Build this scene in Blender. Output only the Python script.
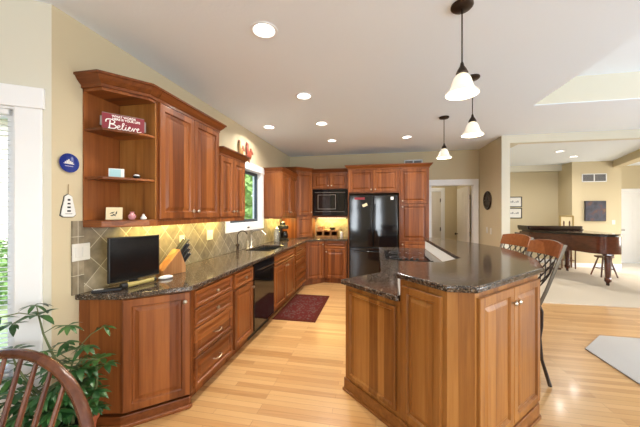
import bpy, bmesh, math, random
from mathutils import Vector, Matrix
from mathutils.geometry import tessellate_polygon
random.seed(7)
PI = math.pi
R = math.radians
for o in list(bpy.data.objects):
    bpy.data.objects.remove(o)
col = bpy.context.scene.collection
scn = bpy.context.scene

# ------------------------------------------------------------------ camera
EYE = 1.465
cam = bpy.data.cameras.new('camera')
cam.sensor_width = 36
cam.sensor_fit = 'HORIZONTAL'
cam.lens = 285 / 640 * 36
cam.shift_y = -1.5 / 640
cam.clip_start = 0.02
camo = bpy.data.objects.new('camera', cam)
col.objects.link(camo)
camo.location = (0, 0, EYE)
camo.rotation_euler = (PI / 2, 0, math.atan(56 / 285))
scn.camera = camo

# ------------------------------------------------------------------ world, daylight, exposure
w = bpy.data.worlds.new('sky')
scn.world = w
w.use_nodes = True
nt = w.node_tree
sky = nt.nodes.new('ShaderNodeTexSky')
sky.sky_type = 'NISHITA'
sky.sun_disc = False
sky.sun_elevation = R(42)
sky.sun_rotation = R(120)
sky.dust_density = 3
nt.links.new(sky.outputs[0], nt.nodes['Background'].inputs[0])
nt.nodes['Background'].inputs[1].default_value = 0.6

scn.view_settings.view_transform = 'Standard'
scn.view_settings.look = 'None'
scn.view_settings.gamma = 1
scn.view_settings.exposure = 0.48
scn.view_settings.use_curve_mapping = False


def area(name, loc, rot, sx, sy, power, color=(1, 1, 1), parent=None, spread=None):
    l = bpy.data.lights.new(name, 'AREA')
    l.shape = 'RECTANGLE'
    l.size = sx
    l.size_y = sy
    l.energy = power
    l.color = color
    if spread:
        l.spread = spread
    o = bpy.data.objects.new(name, l)
    col.objects.link(o)
    o.location = loc
    o.rotation_euler = rot
    if parent:
        o.parent = parent
    return o


DAY = (0.84, 0.92, 1.0)
# area lamps for daylight at the rear windows; the wide one is added fill
for x in (-1.05, 0.1, 1.25, 3.6):
    area('rear_daylight_fill', (x, -3.02, 1.35), (PI / 2 + R(28), 0, 0), 0.30 if x < 3 else 1.1, 1.75, 19 if x < 3 else 75, DAY)
for y in (-1.4, 0.6, 2.6):
    area('added_fill_right', (5.62, y, 1.35), (PI / 2 + R(28), 0, PI / 2), 1.1, 1.75, 40, DAY)  # added fill lamps on the unseen right side
#area('daylight_bay', (-2.62, 1.08, 1.28), (PI / 2, 0, R(-35) - PI / 2 + R(90)), 0.7, 1.5, 9, DAY)
#area('daylight_sink', (-2.10, 4.12, 1.72), (PI / 2, 0, -PI / 2), 0.95, 0.75, 20, DAY)
area('added_fill_music', (8.22, 6.9, 1.4), (PI / 2 + R(15), 0, PI / 2), 1.9, 1.75, 58, (1, 0.96, 0.9))  # added lamp that brightens the music room


# ------------------------------------------------------------------ materials
def mat(name, color=(0.8, 0.8, 0.8), rough=0.5, metal=0.0, spec=0.5, emit=None, estr=0.0, coat=0.0):
    m = bpy.data.materials.new(name)
    m.use_nodes = True
    b = m.node_tree.nodes['Principled BSDF']
    b.inputs['Base Color'].default_value = (*color, 1)
    b.inputs['Roughness'].default_value = rough
    b.inputs['Metallic'].default_value = metal
    b.inputs['Specular IOR Level'].default_value = spec
    b.inputs['Coat Weight'].default_value = coat
    b.inputs['Coat Roughness'].default_value = 0.05
    if emit:
        b.inputs['Emission Color'].default_value = (*emit, 1)
        b.inputs['Emission Strength'].default_value = estr
    return m


def nodes(m):
    return m.node_tree.nodes, m.node_tree.links, m.node_tree.nodes['Principled BSDF']


def ramp(N, stops):
    r = N.new('ShaderNodeValToRGB')
    e = r.color_ramp.elements
    e[0].position, e[0].color = stops[0][0], (*stops[0][1], 1)
    e[1].position, e[1].color = stops[-1][0], (*stops[-1][1], 1)
    for p, c in stops[1:-1]:
        k = e.new(p)
        k.color = (*c, 1)
    return r


def wood(name, dark, mid, light, axis='z', rough=0.34, board=0.09, scale=1.0, coat=0.06):
    """Straight grain along one local axis, boards of slightly different tone across it."""
    m = mat(name, mid, rough, coat=coat, spec=0.35)
    N, L, b = nodes(m)
    tc = N.new('ShaderNodeTexCoord')
    info = N.new('ShaderNodeObjectInfo')
    add = N.new('ShaderNodeVectorMath'); add.operation = 'ADD'
    mul = N.new('ShaderNodeMath'); mul.operation = 'MULTIPLY'; mul.inputs[1].default_value = 17.3
    L.new(info.outputs['Random'], mul.inputs[0])
    L.new(tc.outputs['Object'], add.inputs[0])
    L.new(mul.outputs[0], add.inputs[1])
    mp = N.new('ShaderNodeMapping')
    s = {'z': (22, 22, 1.1), 'x': (1.1, 22, 22), 'y': (22, 1.1, 22)}[axis]
    mp.inputs['Scale'].default_value = tuple(v * scale for v in s)
    L.new(add.outputs[0], mp.inputs[0])
    n1 = N.new('ShaderNodeTexNoise')
    n1.inputs['Scale'].default_value = 1.6
    n1.inputs['Detail'].default_value = 5
    n1.inputs['Roughness'].default_value = 0.6
    L.new(mp.outputs[0], n1.inputs['Vector'])
    # boards
    mp2 = N.new('ShaderNodeMapping')
    k = 1 / board
    s2 = {'z': (k, k * 0.6, 0.02), 'x': (0.02, k * 0.6, k), 'y': (k, 0.02, k * 0.6)}[axis]
    mp2.inputs['Scale'].default_value = s2
    L.new(add.outputs[0], mp2.inputs[0])
    v = N.new('ShaderNodeTexVoronoi')
    v.inputs['Scale'].default_value = 1.0
    L.new(mp2.outputs[0], v.inputs['Vector'])
    sep = N.new('ShaderNodeSeparateColor')
    L.new(v.outputs['Color'], sep.inputs[0])
    mx = N.new('ShaderNodeMath'); mx.operation = 'MULTIPLY_ADD'
    mx.inputs[1].default_value = 0.38
    L.new(sep.outputs[0], mx.inputs[0])
    sc = N.new('ShaderNodeMath'); sc.operation = 'MULTIPLY'; sc.inputs[1].default_value = 0.62
    L.new(n1.outputs[0], sc.inputs[0])
    L.new(sc.outputs[0], mx.inputs[2])
    r = ramp(N, [(0.25, dark), (0.5, mid), (0.75, light)])
    L.new(mx.outputs[0], r.inputs[0])
    L.new(r.outputs[0], b.inputs['Base Color'])
    return m


CH = ((0.115, 0.030, 0.007), (0.215, 0.062, 0.014), (0.315, 0.104, 0.026))
M = {}
M['cherry'] = wood('cherry_wood', *CH)
M['cherry_h'] = wood('cherry_wood_level', *CH, axis='x')
HN = ((0.175, 0.060, 0.012), (0.29, 0.113, 0.024), (0.40, 0.178, 0.046))
M['honey'] = wood('honey_cherry_wood', *HN)
M['honey_h'] = wood('honey_cherry_level', *HN, axis='x')
M['cherry_t'] = wood('cherry_moulding', *CH, axis='x', board=4, coat=0.03)
M['honey_t'] = wood('honey_moulding', *HN, axis='x', board=4)
M['mahogdark'] = wood('dark_mahogany', (0.012, 0.005, 0.004), (0.022, 0.008, 0.006), (0.04, 0.014, 0.010), axis='y', rough=0.12, coat=0.6, board=0.6)
M['mahog'] = wood('mahogany', (0.035, 0.010, 0.006), (0.07, 0.018, 0.010), (0.12, 0.032, 0.016), axis='y', rough=0.12, coat=0.6, board=0.6)
M['chairwood'] = wood('dark_chair_wood', (0.07, 0.022, 0.012), (0.13, 0.045, 0.022), (0.20, 0.075, 0.035), rough=0.25, coat=0.4, board=0.4)
M['railwood'] = wood('stool_rail_wood', (0.16, 0.045, 0.014), (0.24, 0.075, 0.024), (0.32, 0.11, 0.035), axis='x', rough=0.25, board=0.4)
M['blockwood'] = wood('knife_block_wood', (0.25, 0.10, 0.03), (0.38, 0.17, 0.06), (0.5, 0.25, 0.1), rough=0.4, board=0.05)
M['lightwood'] = wood('light_wood', (0.45, 0.25, 0.09), (0.6, 0.36, 0.15), (0.7, 0.45, 0.2), rough=0.4)
M['stoolwood'] = wood('stool_leg_wood', (0.06, 0.025, 0.012), (0.11, 0.045, 0.02), (0.17, 0.07, 0.03), rough=0.35)

M['wall'] = mat('beige_wall_paint', (0.60, 0.515, 0.345), 0.75, spec=0.25)
M['wallpale'] = mat('cream_trim_lit_wall_paint', (0.69, 0.66, 0.55), 0.7, spec=0.25)  # trim tone; on the bay wall its paleness stands for window light
M['ceiling'] = mat('ceiling_paint', (0.86, 0.925, 0.99), 0.85, spec=0.2)
N, L, b = nodes(M['ceiling'])
n = N.new('ShaderNodeTexNoise'); n.inputs['Scale'].default_value = 45; n.inputs['Detail'].default_value = 4
bp = N.new('ShaderNodeBump'); bp.inputs['Strength'].default_value = 0.12; bp.inputs['Distance'].default_value = 0.01
tc = N.new('ShaderNodeTexCoord'); L.new(tc.outputs['Object'], n.inputs[0])
L.new(n.outputs[0], bp.inputs['Height']); L.new(bp.outputs[0], b.inputs['Normal'])
M['white'] = mat('white_gloss_trim', (0.86, 0.87, 0.88), 0.35)
M['doorpaint'] = mat('door_paint', (0.66, 0.61, 0.52), 0.4)
M['plate'] = mat('switch_plastic', (0.70, 0.69, 0.64), 0.35)
M['almond'] = mat('almond_plastic', (0.72, 0.66, 0.50), 0.4)
M['black'] = mat('black_gloss', (0.006, 0.006, 0.007), 0.07, spec=0.6)
M['blackm'] = mat('black_matt', (0.012, 0.012, 0.013), 0.4)
M['screen'] = mat('screen', (0.004, 0.004, 0.005), 0.16)
M['glassdark'] = mat('dark_oven_glass', (0.012, 0.012, 0.013), 0.04, spec=0.7)
M['cooktop'] = mat('cooktop_glass', (0.008, 0.008, 0.010), 0.03, spec=0.8)
M['bronze'] = mat('oil_rubbed_bronze', (0.055, 0.038, 0.028), 0.38, 0.8)
M['iron'] = mat('dark_iron', (0.05, 0.038, 0.03), 0.4, 0.7)
M['postmetal'] = mat('brushed_dark_metal', (0.13, 0.11, 0.085), 0.35, 0.8)
M['nickel'] = mat('brushed_nickel', (0.48, 0.43, 0.35), 0.28, 1.0)
M['steel'] = mat('stainless', (0.6, 0.6, 0.6), 0.25, 1.0)
M['seat'] = mat('cream_cushion', (0.74, 0.70, 0.60), 0.8)
M['pot'] = mat('terracotta', (0.36, 0.10, 0.05), 0.45)
M['soil'] = mat('soil', (0.03, 0.018, 0.01), 0.95)
M['stem'] = mat('plant_stem', (0.11, 0.14, 0.05), 0.6)
M['red'] = mat('barn_red_paint', (0.23, 0.016, 0.028), 0.55)
M['letter'] = mat('white_letters', (0.85, 0.83, 0.78), 0.5)
M['greyedge'] = mat('worn_grey_edge', (0.25, 0.22, 0.19), 0.8)
M['navy'] = mat('cobalt_glaze', (0.012, 0.03, 0.22), 0.12)
M['ceramic'] = mat('white_ceramic', (0.78, 0.78, 0.76), 0.25)
M['pink'] = mat('pink_ceramic', (0.62, 0.28, 0.30), 0.35)
M['cream'] = mat('cream_ceramic', (0.70, 0.60, 0.38), 0.5)
M['aqua'] = mat('aqua_print', (0.35, 0.58, 0.62), 0.5)
M['brassy'] = mat('antique_gold', (0.36, 0.25, 0.09), 0.4, 0.6)
M['rope'] = mat('jute', (0.4, 0.3, 0.17), 0.9)
M['rooster'] = mat('painted_rooster_rust', (0.22, 0.04, 0.018), 0.5)
M['rooster2'] = mat('painted_rooster_straw', (0.28, 0.15, 0.04), 0.5)
M['sash'] = mat('dark_blue_sash', (0.03, 0.045, 0.06), 0.4)
M['paper'] = mat('print_paper', (0.80, 0.79, 0.76), 0.6)
M['ink'] = mat('print_ink', (0.25, 0.26, 0.28), 0.6)
M['vent'] = mat('vent_slats', (0.30, 0.30, 0.32), 0.5)
M['bulb'] = mat('lit_bulb', (1, 1, 1), 0.5, emit=(1.0, 0.93, 0.82), estr=9)
M['shade'] = mat('lit_alabaster_glass', (0.92, 0.87, 0.76), 0.3, emit=(1.0, 0.90, 0.72), estr=0.32)
M['strip'] = mat('lit_strip', (1, 1, 1), 0.5, emit=(1.0, 0.78, 0.42), estr=6)
M['yellow'] = mat('yellow_handle', (0.42, 0.33, 0.10), 0.45)
M['siding'] = mat('house_siding', (0.62, 0.60, 0.55), 0.8)
M['bark'] = mat('bark', (0.12, 0.08, 0.05), 0.9)
M['keys'] = mat('ivory_keys', (0.8, 0.78, 0.7), 0.3)
M['stone'] = mat('white_island_tile', (0.82, 0.82, 0.80), 0.45)

gl = bpy.data.materials.new('window_glass'); gl.use_nodes = True
N, L = gl.node_tree.nodes, gl.node_tree.links
for q in list(N): N.remove(q)
out = N.new('ShaderNodeOutputMaterial'); mixs = N.new('ShaderNodeMixShader'); tr = N.new('ShaderNodeBsdfTransparent')
gs = N.new('ShaderNodeBsdfGlossy'); gs.inputs['Roughness'].default_value = 0.02
fr = N.new('ShaderNodeFresnel'); fr.inputs[0].default_value = 1.3
geo = N.new('ShaderNodeNewGeometry'); inv = N.new('ShaderNodeMath'); inv.operation = 'SUBTRACT'; inv.inputs[0].default_value = 1.0
mu = N.new('ShaderNodeMath'); mu.operation = 'MULTIPLY'
L.new(geo.outputs['Backfacing'], inv.inputs[1]); L.new(fr.outputs[0], mu.inputs[0]); L.new(inv.outputs[0], mu.inputs[1])
L.new(mu.outputs[0], mixs.inputs[0]); L.new(tr.outputs[0], mixs.inputs[1]); L.new(gs.outputs[0], mixs.inputs[2]); L.new(mixs.outputs[0], out.inputs[0])
M['glass'] = gl
M['bottleglass'] = mat('clear_bottle_glass', (0.85, 0.88, 0.88), 0.05)
M['bottleglass'].node_tree.nodes['Principled BSDF'].inputs['Transmission Weight'].default_value = 0.85

# granite: brown, black and grey crystals
def granite(name, scale=150):
    m = mat(name, (0.06, 0.045, 0.035), 0.11, spec=0.6)
    N, L, b = nodes(m)
    tc = N.new('ShaderNodeTexCoord')
    v = N.new('ShaderNodeTexVoronoi'); v.inputs['Scale'].default_value = scale
    L.new(tc.outputs['Object'], v.inputs['Vector'])
    sep = N.new('ShaderNodeSeparateColor'); L.new(v.outputs['Color'], sep.inputs[0])
    r = ramp(N, [(0.0, (0.018, 0.015, 0.013)), (0.25, (0.055, 0.038, 0.027)), (0.5, (0.105, 0.068, 0.046)), (0.75, (0.15, 0.105, 0.072)), (0.92, (0.22, 0.20, 0.17)), (1.0, (0.30, 0.28, 0.24))])
    r.color_ramp.interpolation = 'CONSTANT'
    L.new(sep.outputs[0], r.inputs[0])
    n = N.new('ShaderNodeTexNoise'); n.inputs['Scale'].default_value = 26; n.inputs['Detail'].default_value = 3
    L.new(tc.outputs['Object'], n.inputs[0])
    r2 = ramp(N, [(0.42, (0.45, 0.45, 0.45)), (0.6, (1.15, 1.1, 1.05))])
    L.new(n.outputs[0], r2.inputs[0])
    mx = N.new('ShaderNodeMix'); mx.data_type = 'RGBA'; mx.blend_type = 'MULTIPLY'; mx.inputs[0].default_value = 0.7
    L.new(r.outputs[0], mx.inputs[6]); L.new(r2.outputs[0], mx.inputs[7])
    L.new(mx.outputs[2], b.inputs['Base Color'])
    return m


M['granite'] = granite('brown_granite')

# oak / maple strip floor, boards along X
def floor_mat():
    m = mat('maple_strip_floor', (0.6, 0.34, 0.13), 0.3, spec=0.45, coat=0.12)
    N, L, b = nodes(m)
    b.inputs['Coat Roughness'].default_value = 0.12
    tc = N.new('ShaderNodeTexCoord')
    br = N.new('ShaderNodeTexBrick')
    br.inputs['Scale'].default_value = 1
    br.inputs['Brick Width'].default_value = 0.85
    br.inputs['Row Height'].default_value = 0.057
    br.inputs['Mortar Size'].default_value = 0.0009
    br.inputs['Mortar Smooth'].default_value = 0.2
    br.inputs['Color1'].default_value = (0.0, 0.0, 0.0, 1)
    br.inputs['Color2'].default_value = (1, 1, 1, 1)
    br.inputs['Mortar'].default_value = (0.0, 0.0, 0.0, 1)
    br.offset = 0.37
    br.offset_frequency = 3
    L.new(tc.outputs['Object'], br.inputs['Vector'])
    mp = N.new('ShaderNodeMapping'); mp.inputs['Scale'].default_value = (1.5, 26, 1)
    L.new(tc.outputs['Object'], mp.inputs[0])
    n = N.new('ShaderNodeTexNoise'); n.inputs['Scale'].default_value = 2.2; n.inputs['Detail'].default_value = 6
    n.inputs['Roughness'].default_value = 0.65
    L.new(mp.outputs[0], n.inputs['Vector'])
    ma = N.new('ShaderNodeMath'); ma.operation = 'MULTIPLY_ADD'; ma.inputs[1].default_value = 0.6
    s = N.new('ShaderNodeMath'); s.operation = 'MULTIPLY'; s.inputs[1].default_value = 0.58
    L.new(br.outputs['Color'], ma.inputs[0]); L.new(n.outputs[0], s.inputs[0]); L.new(s.outputs[0], ma.inputs[2])
    r = ramp(N, [(0.15, (0.41, 0.20, 0.066)), (0.42, (0.56, 0.305, 0.115)), (0.85, (0.66, 0.40, 0.17))])
    L.new(ma.outputs[0], r.inputs[0])
    mx = N.new('ShaderNodeMix'); mx.data_type = 'RGBA'
    mx.inputs[7].default_value = (0.26, 0.12, 0.04, 1)
    L.new(br.outputs['Fac'], mx.inputs[0]); L.new(r.outputs[0], mx.inputs[6])
    L.new(mx.outputs[2], b.inputs['Base Color'])
    return m


M['floor'] = floor_mat()


def carpet(name, c, bump=0.5):
    m = mat(name, c, 0.95, spec=0.1)
    N, L, b = nodes(m)
    tc = N.new('ShaderNodeTexCoord')
    n = N.new('ShaderNodeTexNoise'); n.inputs['Scale'].default_value = 160; n.inputs['Detail'].default_value = 3
    L.new(tc.outputs['Object'], n.inputs[0])
    r = ramp(N, [(0.3, tuple(v * 0.86 for v in c)), (0.7, tuple(min(1, v * 1.1) for v in c))])
    L.new(n.outputs[0], r.inputs[0]); L.new(r.outputs[0], b.inputs['Base Color'])
    bp = N.new('ShaderNodeBump'); bp.inputs['Strength'].default_value = bump; bp.inputs['Distance'].default_value = 0.004
    L.new(n.outputs[0], bp.inputs['Height']); L.new(bp.outputs[0], b.inputs['Normal'])
    return m


M['carpet'] = carpet('beige_carpet', (0.66, 0.58, 0.47))
M['carpet2'] = carpet('grey_beige_carpet', (0.52, 0.50, 0.47))
M['entrytile'] = mat('pale_entry_tile', (0.72, 0.68, 0.60), 0.25)
M['grass'] = carpet('lawn', (0.38, 0.48, 0.24))


def tile_mat(name, ua, va, size=0.152, diag=True):
    m = mat(name, (0.4, 0.35, 0.25), 0.38)
    N, L, b = nodes(m)
    tc = N.new('ShaderNodeTexCoord')
    sep = N.new('ShaderNodeSeparateXYZ'); L.new(tc.outputs['Object'], sep.inputs[0])
    cmb = N.new('ShaderNodeCombineXYZ')
    L.new(sep.outputs[ua], cmb.inputs[0]); L.new(sep.outputs[va], cmb.inputs[1])
    mp = N.new('ShaderNodeMapping')
    if diag:
        mp.inputs['Rotation'].default_value = (0, 0, PI / 4)
    L.new(cmb.outputs[0], mp.inputs[0])
    br = N.new('ShaderNodeTexBrick')
    br.inputs['Scale'].default_value = 1
    br.offset = 0
    br.inputs['Brick Width'].default_value = size
    br.inputs['Row Height'].default_value = size
    br.inputs['Mortar Size'].default_value = 0.0024
    br.inputs['Mortar Smooth'].default_value = 0.3
    br.inputs['Color1'].default_value = (0, 0, 0, 1)
    br.inputs['Color2'].default_value = (1, 1, 1, 1)
    L.new(mp.outputs[0], br.inputs['Vector'])
    n = N.new('ShaderNodeTexNoise'); n.inputs['Scale'].default_value = 17; n.inputs['Detail'].default_value = 6
    L.new(tc.outputs['Object'], n.inputs[0])
    ma = N.new('ShaderNodeMath'); ma.operation = 'MULTIPLY_ADD'; ma.inputs[1].default_value = 0.3
    s = N.new('ShaderNodeMath'); s.operation = 'MULTIPLY'; s.inputs[1].default_value = 0.7
    L.new(br.outputs['Color'], ma.inputs[0]); L.new(n.outputs[0], s.inputs[0]); L.new(s.outputs[0], ma.inputs[2])
    r = ramp(N, [(0.2, (0.12, 0.098, 0.066)), (0.48, (0.225, 0.185, 0.125)), (0.75, (0.34, 0.29, 0.205))])
    L.new(ma.outputs[0], r.inputs[0])
    mx = N.new('ShaderNodeMix'); mx.data_type = 'RGBA'
    mx.inputs[7].default_value = (0.52, 0.48, 0.38, 1)
    L.new(br.outputs['Fac'], mx.inputs[0]); L.new(r.outputs[0], mx.inputs[6])
    L.new(mx.outputs[2], b.inputs['Base Color'])
    return m


M['tileL'] = tile_mat('slate_tile_left', 1, 2)
M['tileB'] = tile_mat('slate_tile_back', 0, 2)
M['tileS'] = tile_mat('slate_tile_border', 1, 2, 0.13, False)


def rug_mat():
    m = mat('persian_rug_pile', (0.2, 0.03, 0.03), 0.95, spec=0.1)
    N, L, b = nodes(m)
    tc = N.new('ShaderNodeTexCoord')
    v = N.new('ShaderNodeTexVoronoi'); v.inputs['Scale'].default_value = 24; v.feature = 'F1'; v.distance = 'MANHATTAN'
    L.new(tc.outputs['Object'], v.inputs['Vector'])
    n = N.new('ShaderNodeTexNoise'); n.inputs['Scale'].default_value = 38; n.inputs['Detail'].default_value = 3
    L.new(tc.outputs['Object'], n.inputs[0])
    ad = N.new('ShaderNodeMath'); ad.operation = 'MULTIPLY_ADD'; ad.inputs[1].default_value = 0.8
    L.new(v.outputs['Distance'], ad.inputs[0]); L.new(n.outputs[0], ad.inputs[2])
    r = ramp(N, [(0.45, (0.115, 0.028, 0.014)), (0.60, (0.18, 0.062, 0.034)), (0.70, (0.055, 0.05, 0.045)), (0.80, (0.13, 0.09, 0.075)), (1.0, (0.10, 0.016, 0.014))])
    L.new(ad.outputs[0], r.inputs[0]); L.new(r.outputs[0], b.inputs['Base Color'])
    return m


M['rug'] = rug_mat()
M['rugborder'] = carpet('rug_border', (0.09, 0.018, 0.011))


def leaf_mat():
    m = mat('schefflera_leaf', (0.03, 0.12, 0.02), 0.35)
    N, L, b = nodes(m)
    tc = N.new('ShaderNodeTexCoord')
    n = N.new('ShaderNodeTexNoise'); n.inputs['Scale'].default_value = 14
    L.new(tc.outputs['Object'], n.inputs[0])
    r = ramp(N, [(0.3, (0.014, 0.055, 0.016)), (0.55, (0.03, 0.105, 0.024)), (0.78, (0.09, 0.20, 0.045))])
    L.new(n.outputs[0], r.inputs[0]); L.new(r.outputs[0], b.inputs['Base Color'])
    return m


M['leaf'] = leaf_mat()
M['gardenleaf'] = carpet('garden_foliage', (0.20, 0.36, 0.12))


def art_mat():
    m = mat('abstract_canvas', (0.1, 0.1, 0.2), 0.6)
    N, L, b = nodes(m)
    tc = N.new('ShaderNodeTexCoord')
    n = N.new('ShaderNodeTexNoise'); n.inputs['Scale'].default_value = 7; n.inputs['Detail'].default_value = 5
    L.new(tc.outputs['Object'], n.inputs[0])
    r = ramp(N, [(0.35, (0.025, 0.022, 0.035)), (0.5, (0.05, 0.055, 0.085)), (0.6, (0.09, 0.045, 0.05)), (0.72, (0.16, 0.09, 0.05))])
    L.new(n.outputs[0], r.inputs[0]); L.new(r.outputs[0], b.inputs['Base Color'])
    return m


M['art'] = art_mat()


# ------------------------------------------------------------------ mesh builder
class MB:
    def __init__(s):
        s.v, s.f = [], []

    def add(s, vs, fs):
        k = len(s.v)
        s.v += [tuple(q) for q in vs]
        s.f += [tuple(i + k for i in f) for f in fs]
        return s

    def box(s, x0, y0, z0, x1, y1, z1):
        vs = [(x, y, z) for z in (z0, z1) for y in (y0, y1) for x in (x0, x1)]
        return s.add(vs, [(0, 2, 3, 1), (4, 5, 7, 6), (0, 1, 5, 4), (2, 6, 7, 3), (0, 4, 6, 2), (1, 3, 7, 5)])

    def prism(s, poly, z0, z1, holes=()):
        """Horizontal slab of any outline, with holes."""
        loops = [[Vector((x, y, 0)) for x, y in poly]] + [[Vector((x, y, 0)) for x, y in h] for h in holes]
        tris = tessellate_polygon(loops)
        flat = [p for l in loops for p in l]
        n = len(flat)
        vs = [(p.x, p.y, z0) for p in flat] + [(p.x, p.y, z1) for p in flat]
        fs = []
        for t in tris:
            a, b_, c = (flat[i] for i in t)
            up = (b_ - a).cross(c - a).z > 0
            t2 = t if up else (t[0], t[2], t[1])
            fs.append(tuple(i + n for i in t2))
            fs.append((t2[0], t2[2], t2[1]))
        k = 0
        for l in loops:
            m_ = len(l)
            for i in range(m_):
                j = (i + 1) % m_
                fs.append((k + i, k + j, n + k + j, n + k + i))
            k += m_
        return s.add(vs, fs)

    def lathe(s, prof, cx=0, cy=0, seg=24, z=0, sx=1, sy=1, caps=True):
        vs, fs = [], []
        for r, h in prof:
            for i in range(seg):
                a = 2 * PI * i / seg
                vs.append((cx + r * math.cos(a) * sx, cy + r * math.sin(a) * sy, z + h))
        for k in range(len(prof) - 1):
            for i in range(seg):
                j = (i + 1) % seg
                fs.append((k * seg + i, k * seg + j, (k + 1) * seg + j, (k + 1) * seg + i))
        if caps and prof[0][0] > 1e-5: fs.append(tuple(reversed(range(seg))))
        if caps and prof[-1][0] > 1e-5: fs.append(tuple((len(prof) - 1) * seg + i for i in range(seg)))
        return s.add(vs, fs)

    def tube(s, pts, r, seg=8, flat=None):
        """Tube along points; r number or list; flat = (width, thick, up) for a strap."""
        pts = [Vector(p) for p in pts]
        n = len(pts)
        rs = r if isinstance(r, (list, tuple)) else [r] * n
        t = [(pts[min(i + 1, n - 1)] - pts[max(i - 1, 0)]).normalized() for i in range(n)]
        up = Vector((0, 0, 1)) if abs(t[0].z) < 0.9 else Vector((1, 0, 0))
        if flat: up = Vector(flat)
        u = (up - t[0] * up.dot(t[0])).normalized()
        vs, fs = [], []
        for i in range(n):
            u = (u - t[i] * u.dot(t[i])).normalized()
            w_ = t[i].cross(u)
            rr = rs[i]
            ra, rb = rr if isinstance(rr, (tuple, list)) else (rr, rr)
            for k in range(seg):
                a = 2 * PI * k / seg
                vs.append(pts[i] + u * math.cos(a) * ra + w_ * math.sin(a) * rb)
        for i in range(n - 1):
            for k in range(seg):
                j = (k + 1) % seg
                fs.append((i * seg + k, i * seg + j, (i + 1) * seg + j, (i + 1) * seg + k))
        fs.append(tuple(reversed(range(seg))))
        fs.append(tuple((n - 1) * seg + k for k in range(seg)))
        return s.add(vs, fs)

    def ball(s, c, rx, ry=None, rz=None, seg=14, rings=9):
        ry = ry or rx; rz = rz or rx
        prof = [(math.sin(PI * i / rings), -math.cos(PI * i / rings)) for i in range(rings + 1)]
        vs, fs = [], []
        for r, h in prof:
            for i in range(seg):
                a = 2 * PI * i / seg
                vs.append((c[0] + r * math.cos(a) * rx, c[1] + r * math.sin(a) * ry, c[2] + h * rz))
        for k in range(rings):
            for i in range(seg):
                j = (i + 1) % seg
                fs.append((k * seg + i, k * seg + j, (k + 1) * seg + j, (k + 1) * seg + i))
        return s.add(vs, fs)

    def xform(s, mtx):
        s.v = [tuple(mtx @ Vector(q)) for q in s.v]
        return s

    def panel(s, x0, z0, w_, h, y=0.0, th=0.02, frame=0.058, raised=True):
        """Raised-panel door or drawer front: front towards -y, back at y."""
        f = y - th
        if raised:
            rings = [(0, y), (0, f + 0.004), (0.004, f), (frame - 0.008, f), (frame - 0.004, f + 0.005), (frame, f + 0.013),
                     (frame + 0.012, f + 0.013), (frame + 0.030, f + 0.006), (frame + 0.036, f + 0.003)]
        else:
            rings = [(0, y), (0, f + 0.004), (0.004, f), (frame - 0.008, f), (frame - 0.004, f + 0.005), (frame, f + 0.012)]
        lim = min(w_, h) / 2 - 0.004
        vs, fs = [], []
        for ins, yy in rings:
            i_ = min(ins, lim)
            vs += [(x0 + i_, yy, z0 + i_), (x0 + w_ - i_, yy, z0 + i_), (x0 + w_ - i_, yy, z0 + h - i_), (x0 + i_, yy, z0 + h - i_)]
        for k in range(len(rings) - 1):
            for i in range(4):
                j = (i + 1) % 4
                fs.append((k * 4 + i, k * 4 + j, k * 4 + 4 + j, k * 4 + 4 + i))
        e = (len(rings) - 1) * 4
        fs.append((e, e + 1, e + 2, e + 3))
        fs.append((3, 2, 1, 0))
        return s.add(vs, fs)

    def build(s, name, m, parent=None, loc=(0, 0, 0), rot=(0, 0, 0), bevel=0.0, smooth=False, seg=2):
        me = bpy.data.meshes.new(name)
        me.from_pydata(s.v, [], s.f)
        me.materials.append(M[m] if isinstance(m, str) else m)
        bm = bmesh.new(); bm.from_mesh(me)
        bmesh.ops.recalc_face_normals(bm, faces=bm.faces)
        bm.to_mesh(me); bm.free()
        if smooth:
            for p in me.polygons: p.use_smooth = True
            try:
                me.set_sharp_from_angle(angle=R(40))
            except Exception:
                pass
        o = bpy.data.objects.new(name, me)
        col.objects.link(o)
        o.location = loc
        o.rotation_euler = rot
        if parent: o.parent = parent
        if bevel:
            bv = o.modifiers.new('bevel', 'BEVEL')
            bv.width = bevel; bv.segments = seg; bv.limit_method = 'ANGLE'; bv.angle_limit = R(35)
        return o


def tag(o, label=None, cat=None, group=None, kind=None):
    if label: o['label'] = label
    if cat: o['category'] = cat
    if group: o['group'] = group
    if kind: o['kind'] = kind
    return o


def thing(name, label, cat, loc=(0, 0, 0), rz=0, group=None):
    o = bpy.data.objects.new(name, None)
    o.empty_display_size = 0.1
    col.objects.link(o)
    o.location = loc
    o.rotation_euler = (0, 0, rz)
    return tag(o, label, cat, group)


def dup(root, loc, rz, label=None, group=None):
    r = root.copy(); col.objects.link(r)
    r.location = loc; r.rotation_euler = (0, 0, rz)
    if label: r['label'] = label
    if group: r['group'] = group
    allo = list(bpy.data.objects)
    for ch in [o for o in allo if o.parent == root]:
        c = ch.copy(); col.objects.link(c); c.parent = r
        for g in [o for o in allo if o.parent == ch]:
            d = g.copy(); col.objects.link(d); d.parent = c
    return r


def S(mb, name, m, **k):
    return tag(mb.build(name, m, **k), kind='structure')


def wall(name, P, Q, t, z0, z1, m='wall', holes=()):
    """Wall whose room face runs from P to Q, thickness t to the left of P->Q; holes (u0,u1,z0,z1)."""
    P, Q = Vector(P), Vector(Q)
    d = Q - P
    ln = d.length
    ang = math.atan2(d.y, d.x)
    mb = MB()
    mb.prism([(0, z0), (ln, z0), (ln, z1), (0, z1)], 0, t, [[(a, c), (b_, c), (b_, e), (a, e)] for a, b_, c, e in holes])
    # local prism plane (u, z, thickness) -> stand up
    mb.v = [(u, th, z) for u, z, th in mb.v]
    return S(mb, name, m, loc=(P.x, P.y, 0), rot=(0, 0, ang))


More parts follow.
